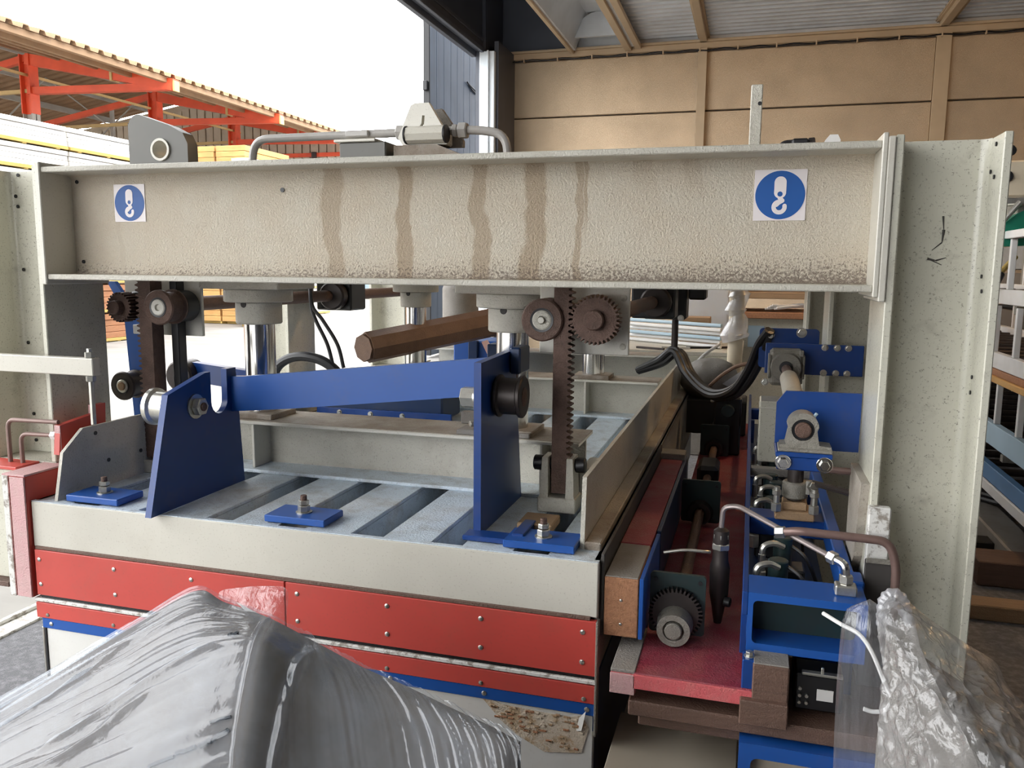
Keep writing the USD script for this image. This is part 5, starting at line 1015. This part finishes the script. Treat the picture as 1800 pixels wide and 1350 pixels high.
for k, (lv, z0) in enumerate((('lowest', 0.0), ('middle', 0.72), ('upper', 1.44))):
    t = thing('profile_bundle', f'{lv} dark bundle of steel profiles stacked behind the conveyors', 'steel bundle', (3.6, 8, z0), 'dark steel bundles behind the conveyors')
    for j in range(14): x, z = 2.85 + (j % 7) * 0.22, z0 + 0.06 + (j // 7) * 0.3; part(t, 'profile', bx(x, x + 0.19, 6.2 + rng.uniform(0, 0.6), 12.5, z, z + 0.26, 0.006), ('dark_steel', 'grime', 'dusty_grey', 'grime')[int(rng.integers(4))])
    part(t, 'bearer', bx(2.8, 4.5, 7.5, 7.6, z0, z0 + 0.06, 0.004), 'brown_timber'); part(t, 'bearer', bx(2.8, 4.5, 10.5, 10.6, z0, z0 + 0.06, 0.004), 'brown_timber')
mh = thing('beige_machine_head', 'beige machine head with dark knobs above the conveyors', 'machine head', (1.8, 6.2, 2.2))
part(mh, 'housing', bx(1.50, 2.3, 6.0, 6.5, 2.235, 2.46, 0.01), 'beige'); part(mh, 'nose', bx(1.49, 1.7, 5.98, 6.1, 2.18, 2.235, 0.01), 'zinc')
for x, z in ((1.515, 2.36), (1.52, 2.52)): part(mh, 'knob', rod((x, 5.98, z), (x, 6.0, z), 0.035, 14), 'black')
part(mh, 'lever', rod((1.51, 5.98, 2.08), (1.60, 5.98, 2.2), 0.018, 10), 'zinc'); part(mh, 'foot', bx(1.6, 2.25, 6.05, 6.4, 2.02, 2.235, 0.01), 'grey_iron')
gm = thing('green_guard', 'green curved guard below the beige machine head', 'guard', (1.7, 6.1, 2.0))
part(gm, 'guard', plate([(1.50, 1.92), (1.50, 2.04), (1.60, 2.13), (1.72, 2.19), (2.2, 2.19), (2.2, 1.98), (1.75, 1.98), (1.68, 1.93)], 'y', 6.02, 6.10), 'green')
ym = thing('yellow_tool', 'yellow handled bar lying on the upper conveyor', 'bar', (1.6, 6.0, 1.72)); part(ym, 'handle', rod((1.53, 6.05, 1.74), (1.66, 6.2, 1.86), 0.018, 10), 'yellow_timber'); part(ym, 'head', rod((1.50, 6.02, 1.66), (1.55, 6.07, 1.75), 0.026, 10), 'black')
for k, (z, xs) in enumerate(((1.072, 1.52), (1.112, 1.54))): solo('conveyor_plank', bx(xs, xs + 0.9, 5.0 + 0.1 * k, 9.0, z - 0.02, z + 0.02, 0.004), ('sun_timber', 'chipboard')[k], ('lower orange', 'upper brown')[k] + ' plank lying on the white posts of the conveyor', 'plank')
for k, (x0, y0, x1, y1, z, m, lab) in enumerate(((1.05, 4.48, 2.6, 4.62, 0.05, 'timber', 'pale squared timber lying on the floor right of the column'), (1.3, 5.0, 2.9, 5.25, 0.09, 'brown_timber', 'dark squared timber farther back on the right floor'))):
    solo('floor_timber', bx(x0, x1, y0, y1, 0.0, z * 1.6, 0.006), m, lab, 'timber')
solo('floor_beam', bx(1.52, 1.72, 5.1, 8.0, 0.0, 0.14, 0.01), 'dusty_grey', 'grey beam on the floor pointing away under the conveyors', 'beam')
solo('floor_cable', tube(smooth_path([(1.55, 6.5, 0.16), (1.8, 6.2, 0.17), (2.1, 6.4, 0.16), (1.9, 6.9, 0.17), (1.62, 6.75, 0.16), (1.75, 6.35, 0.18), (2.2, 6.2, 0.16)], 8), 0.022, 8), 'rubber', 'coiled black cable on the floor under the conveyors', 'cable')
solo('floor_box', bx(1.30, 1.52, 5.55, 5.7, 0.0, 0.09, 0.006), 'black', 'black flat box on the floor right of the column', 'box')
# ------------------------------------------------------------------ foreground: two film-wrapped loads
def loft(rows, k_u, k_v):
    """rows: lists of 3-D points with equal length; a smooth sheet through them as a (nv, nu, 3) grid."""
    g = np.array([smooth_path(r, k_u) for r in rows]); return np.array([smooth_path(g[:, j], k_v) for j in range(g.shape[1])]).transpose(1, 0, 2)


def grid_mesh(g):
    nv, nu = g.shape[:2]; i = np.arange(nv * nu).reshape(nv, nu)
    a, b, c, d = i[:-1, :-1].ravel(), i[:-1, 1:].ravel(), i[1:, 1:].ravel(), i[1:, :-1].ravel()
    return trimesh.Trimesh(g.reshape(-1, 3), np.vstack([np.stack([a, d, c], 1), np.stack([a, c, b], 1)]), process=False)


def normals(g):
    du, dv = np.gradient(g, axis=1), np.gradient(g, axis=0); n = np.cross(dv, du); n /= np.maximum(np.linalg.norm(n, axis=2, keepdims=True), 1e-9)
    return n * np.sign((n * (EYE - g)).sum(2, keepdims=True))


def sm(a, b, x): t = np.clip((x - a) / (b - a), 0, 1); return t * t * (3 - 2 * t)


top = [at(*p) if False else at(p[0], p[1], Y=p[2]) for p in ((-180, 1315, 1.42), (-60, 1262, 1.46), (50, 1200, 1.53), (150, 1143, 1.60), (250, 1082, 1.68), (345, 1031, 1.75), (400, 1052, 1.73), (478, 1079, 1.69), (560, 1122, 1.68), (640, 1165, 1.66), (720, 1200, 1.64), (800, 1238, 1.62), (870, 1270, 1.60), (917, 1297, 1.58))]
mid = [at(p[0], p[1], Y=p[2]) for p in ((-200, 1365, 1.33), (-90, 1320, 1.36), (10, 1270, 1.40), (110, 1225, 1.44), (210, 1185, 1.48), (310, 1150, 1.50), (390, 1140, 1.50), (462, 1150, 1.50), (540, 1200, 1.52), (640, 1245, 1.53), (730, 1275, 1.54), (810, 1298, 1.54), (875, 1318, 1.54), (915, 1338, 1.55))]
bot = [at(p[0], p[1], Y=p[2]) for p in ((-230, 1480, 1.15), (-120, 1470, 1.16), (-20, 1465, 1.18), (80, 1460, 1.19), (180, 1460, 1.20), (280, 1460, 1.21), (370, 1465, 1.22), (435, 1470, 1.24), (520, 1480, 1.30), (640, 1480, 1.36), (740, 1475, 1.41), (820, 1465, 1.45), (880, 1455, 1.48), (910, 1450, 1.50))]
back = [p * V(1, 1, 0) + V(0, 0.03, 0.05) for p in top]; front = [p * V(1, 1, 0) + V(0, -0.02, 0.05) for p in bot]
top_m = [0.5 * (a + b) + V(0, -0.0, 0.012) for a, b in zip(top, mid)]
G = loft([top, top_m, mid, [0.5 * (a + b) + V(0, -0.01, 0.006) for a, b in zip(mid, bot)], bot], 26, 60)
nv, nu = G.shape[:2]; U, VV = np.meshgrid(np.linspace(0, 1, nu), np.linspace(0, 1, nv)); N = normals(G)
left = 1 - sm(0.40, 0.56, U); right = sm(0.50, 0.60, U); flat = sm(0.28, 0.36, U) * (1 - sm(0.50, 0.545, U)) * sm(0.16, 0.3, VV)
wl_ = meshkit.fbm(np.stack([U * 3.5, VV * 9 + U * 5, 0 * U], -1), 2, 2) - 0.5
wl2 = np.abs(meshkit.fbm(np.stack([U * 3.0, VV * 26 + U * 12, 0 * U + 3], -1), 2, 5) - 0.5)
wr_ = meshkit.fbm(np.stack([U * 75 - 6 * VV ** 0.7, VV * 2.2, 0 * U + 7], -1), 3, 8) - 0.5
wr2 = np.abs(meshkit.fbm(np.stack([U * 120 - 10 * VV ** 0.7, VV * 1.6, 0 * U + 1], -1), 2, 9) - 0.5)
D = left * (1 - 0.8 * flat) * (0.030 * wl_ - 0.024 * wl2) + left * 0.008 * (meshkit.fbm(np.stack([U * 4, VV * 40 + U * 26, 0 * U + 9], -1), 2, 6) - 0.5) + right * (0.010 * wr_ - 0.013 * wr2)
uc = 0.545 - 0.045 * VV                                       # the sharp fold, and the hollow right of it
D += 0.020 * np.exp(-((U - uc) / 0.006) ** 2) * sm(0.05, 0.2, VV) - 0.034 * np.exp(-((U - uc - 0.036) / 0.022) ** 2) * sm(0.02, 0.25, VV) + 0.016 * np.exp(-((U - uc - 0.082 + 0.02 * VV) / 0.008) ** 2) * sm(0.1, 0.4, VV)
D += 0.016 * np.exp(-((VV - 0.62 + 0.9 * (U - 0.3)) / 0.012) ** 2) * sm(0.2, 0.24, U) * (1 - sm(0.42, 0.46, U))     # one long taut crease
for (u0, v0, u1, v1, wd, hh) in ((0.02, 0.30, 0.34, 0.13, 0.010, 0.012), (0.05, 0.62, 0.30, 0.30, 0.014, 0.016), (0.12, 0.86, 0.36, 0.60, 0.018, 0.018), (0.25, 0.34, 0.42, 0.22, 0.012, 0.010), (0.30, 0.95, 0.47, 0.86, 0.022, 0.014)):
    tt = (U - u0) / (u1 - u0); D += hh * np.exp(-np.abs((VV - (v0 + (v1 - v0) * tt) - 0.03 * np.sin(3.1 * tt)) / wd) ** 1.3) * sm(-0.05, 0.2, tt) * (1 - sm(0.8, 1.05, tt))
fl = thing('wrapped_load', 'large film-wrapped load heaped in the left foreground', 'wrapped load', (-1.1, 1.5, 0))
inner = G - N * 0.012; inner[:, -1] += V(-0.01, 0, 0)
part(fl, 'content', grid_mesh(inner), 'carton', smooth=True)
D = np.maximum(D, -0.009); Gf_ = G + N * D[..., None]
part(fl, 'film', grid_mesh(Gf_), 'film_left', smooth=True, label='clear creased stretch film')
sk = np.stack([np.array([p + (q - p) * t for t in np.linspace(0, 1, 12)]) for p, q in zip(G[-1], G[-1] * V(1, 1, 0) + V(0, -0.03, 0.02))], 1)
part(fl, 'front_skirt', grid_mesh(sk), 'film_white', smooth=True)
bk = np.stack([np.array([p + (q - p) * t for t in np.linspace(0, 1, 6)]) for p, q in zip(inner[0], inner[0] * V(1, 1, 0) + V(0, 0.03, 0.02))], 1)
part(fl, 'rear_board', grid_mesh(bk), 'carton', smooth=True)
ec = np.stack([np.array([p + (q - p) * t for t in np.linspace(0, 1, 8)]) for p, q in zip(Gf_[:, -1], Gf_[:, -1] * V(1, 1, 0) + V(-0.01, 0, 0.02))], 1)
part(fl, 'end_film', grid_mesh(ec), 'film_left', smooth=True)
ei = np.stack([np.array([p + (q - p) * t for t in np.linspace(0, 1, 4)]) for p, q in zip(inner[:, -1], inner[:, -1] * V(1, 1, 0) + V(-0.02, 0, 0.02))], 1)
part(fl, 'end_board', grid_mesh(ei), 'carton', smooth=True)
part(fl, 'pallet', bx(-2.0, -0.42, 1.2, 1.75, 0.0, 0.05, 0.004), 'timber')
# flap of loose film standing up from the ridge, and the grey edge beside it
gf = loft([[at(395, 1036, Y=1.74), at(440, 1031, Y=1.745), at(495, 1031, Y=1.75), at(507, 1042, Y=1.755)], [at(385, 1042, Y=1.735), at(440, 1050, Y=1.735), at(490, 1052, Y=1.74), at(506, 1062, Y=1.745)], [at(385, 1050, Y=1.73), at(440, 1072, Y=1.715), at(480, 1085, Y=1.70), at(503, 1098, Y=1.70)]], 10, 10)
gf = gf + normals(gf) * 0.006 * (meshkit.fbm(gf * 60, 3, 4)[..., None] - 0.5); part(fl, 'loose_flap', grid_mesh(gf), 'film_clear', smooth=True)
part(fl, 'board_corner', hull([at(x, y, Y=1.70 + d) for d in (0, 0.015) for x, y in ((415, 1058), (462, 1082), (458, 1090), (435, 1078))]), 'white')
# felt-pen marks on the carton under the film
def on_sheet(u, v): i, j = int(round(v * (nv - 1))), int(round(u * (nu - 1))); return inner[i, j] + N[i, j] * 0.003
for (u0, v0, u1, v1, r) in ((0.478, 0.40, 0.486, 0.37, 0.0035), (0.470, 0.395, 0.476, 0.385, 0.003), (0.447, 0.40, 0.450, 0.39, 0.002), (0.40, 0.80, 0.43, 0.785, 0.003), (0.435, 0.782, 0.455, 0.765, 0.0035), (0.458, 0.76, 0.485, 0.735, 0.003), (0.36, 0.83, 0.395, 0.81, 0.0025), (0.45, 0.715, 0.487, 0.70, 0.002)):
    ps_ = [on_sheet(u0 + (u1 - u0) * t, v0 + (v1 - v0) * t) for t in np.linspace(0, 1, 6)]; part(fl, 'pen_mark', tube(ps_, r * 1.7, 6), 'black')

# right load: a tall clear tube of film with a knot, and a crumpled heap
R0 = [at(p[0], p[1], Y=p[2]) for p in ((1548, 1062, 1.60), (1565, 1040, 1.60), (1590, 1052, 1.60), (1640, 1092, 1.58), (1700, 1132, 1.56), (1752, 1166, 1.55), (1768, 1200, 1.53), (1800, 1236, 1.50), (1860, 1275, 1.46))]
R1 = [at(p[0], p[1], Y=p[2]) for p in ((1545, 1150, 1.52), (1575, 1120, 1.50), (1612, 1130, 1.47), (1660, 1160, 1.45), (1700, 1190, 1.44), (1735, 1215, 1.43), (1765, 1240, 1.42), (1810, 1270, 1.40), (1870, 1310, 1.38))]
R2 = [at(p[0], p[1], Y=p[2]) for p in ((1540, 1250, 1.46), (1578, 1235, 1.42), (1620, 1240, 1.38), (1670, 1255, 1.34), (1715, 1270, 1.32), (1755, 1290, 1.31), (1790, 1310, 1.30), (1840, 1330, 1.30), (1900, 1350, 1.30))]
R3 = [at(p[0], p[1], Y=p[2]) for p in ((1530, 1470, 1.38), (1580, 1470, 1.30), (1630, 1470, 1.22), (1690, 1470, 1.18), (1740, 1470, 1.16), (1790, 1480, 1.15), (1840, 1480, 1.15), (1890, 1480, 1.16), (1950, 1480, 1.18))]
H = loft([R0, R1, R2, R3], 26, 50); NH = normals(H); P = H
D = 0.050 * (meshkit.fbm(P * V(16, 10, 8), 3, 21) - 0.5) - 0.028 * np.abs(meshkit.fbm(P * V(40, 24, 24), 2, 22) - 0.5) + 0.006 * (meshkit.fbm(P * V(90, 90, 90), 2, 29) - 0.5)
D *= sm(0, 0.12, np.linspace(0, 1, H.shape[0]))[:, None]
fr_ = thing('wrapped_load', 'crumpled clear film heap with a hanging film tube in the right foreground', 'wrapped load', (0.4, 1.4, 0))
part(fr_, 'film_heap', grid_mesh(H + NH * D[..., None]), 'film_right', smooth=True, label='crumpled film heap')
part(fr_, 'content', grid_mesh((H - NH * 0.055)[12:, 14:]), 'dusty_grey', smooth=True)
bk = np.stack([np.array([p + (q - p) * t for t in np.linspace(0, 1, 5)]) for p, q in zip((H - NH * 0.055)[12, 14:], (H - NH * 0.055)[12, 14:] * V(1, 1, 0) + V(0, 0.05, 0.02))], 1); part(fr_, 'rear_board', grid_mesh(bk), 'dusty_grey', smooth=True)
part(fr_, 'dark_window', hull([(H - NH * 0.04)[i, j] for i in (85, 105) for j in (135, 165)] + [(H - NH * 0.048)[i, j] for i in (85, 105) for j in (135, 165)]), 'grime')
cx, cy = at(1522, 1150, Y=1.60)[:2]; zt0 = at(1520, 1052, Y=1.60)[2]
prs = []
for k, h in enumerate(np.linspace(0, 1, 40)):
    z = zt0 - h * 1.0; r = 0.042 * math.sqrt(max(0.0, 1 - (1 - min(1, h / 0.055)) ** 2)) + 0.004 * math.sin(9 * h); a = np.linspace(0, 2 * math.pi, 49)
    rr = r * (1 + 0.10 * (meshkit.fbm(np.stack([np.cos(a) * 3, np.sin(a) * 3, 0 * a + 2 * h], -1), 3, 31) - 0.5) + 0.05 * np.sin(11 * a + 2 * h)); prs.append(np.stack([cx + rr * np.cos(a), cy + rr * np.sin(a) * 0.8, 0 * a + z], -1))
part(fr_, 'film_tube', grid_mesh(np.array(prs)), 'film_clear', smooth=True, label='clear hanging film tube')
kn = [at(1546, 1100, Y=1.59), at(1552, 1072, Y=1.595), at(1562, 1050, Y=1.60), at(1574, 1048, Y=1.60), at(1588, 1068, Y=1.60), at(1600, 1100, Y=1.58)]
part(fr_, 'knot', tube(smooth_path(kn, 8), np.interp(np.linspace(0, 1, 41), [0, 0.3, 0.5, 0.7, 1], [0.006, 0.014, 0.013, 0.016, 0.008]) * (1 + 0.1 * np.sin(np.arange(41) * 1.7)), 14), 'film_white', label='twisted white film knot', smooth=True)
part(fr_, 'pallet', bx(0.2, 1.2, 1.15, 1.7, 0.0, 0.05, 0.004), 'timber')
ho = thing('white_hose', 'thin pale hose looping inside the clear film tube', 'hose', (0.25, 1.62, 0.9))
part(ho, 'hose', tube(smooth_path([at(1447, 1078, Y=1.72), at(1478, 1097, Y=1.68), at(1510, 1115, Y=1.64), at(1532, 1145, Y=1.60), at(1553, 1195, Y=1.58), at(1566, 1228, Y=1.58), at(1556, 1248, Y=1.58), at(1535, 1251, Y=1.58), at(1518, 1246, Y=1.58)], 7), 0.0042, 8), 'white')
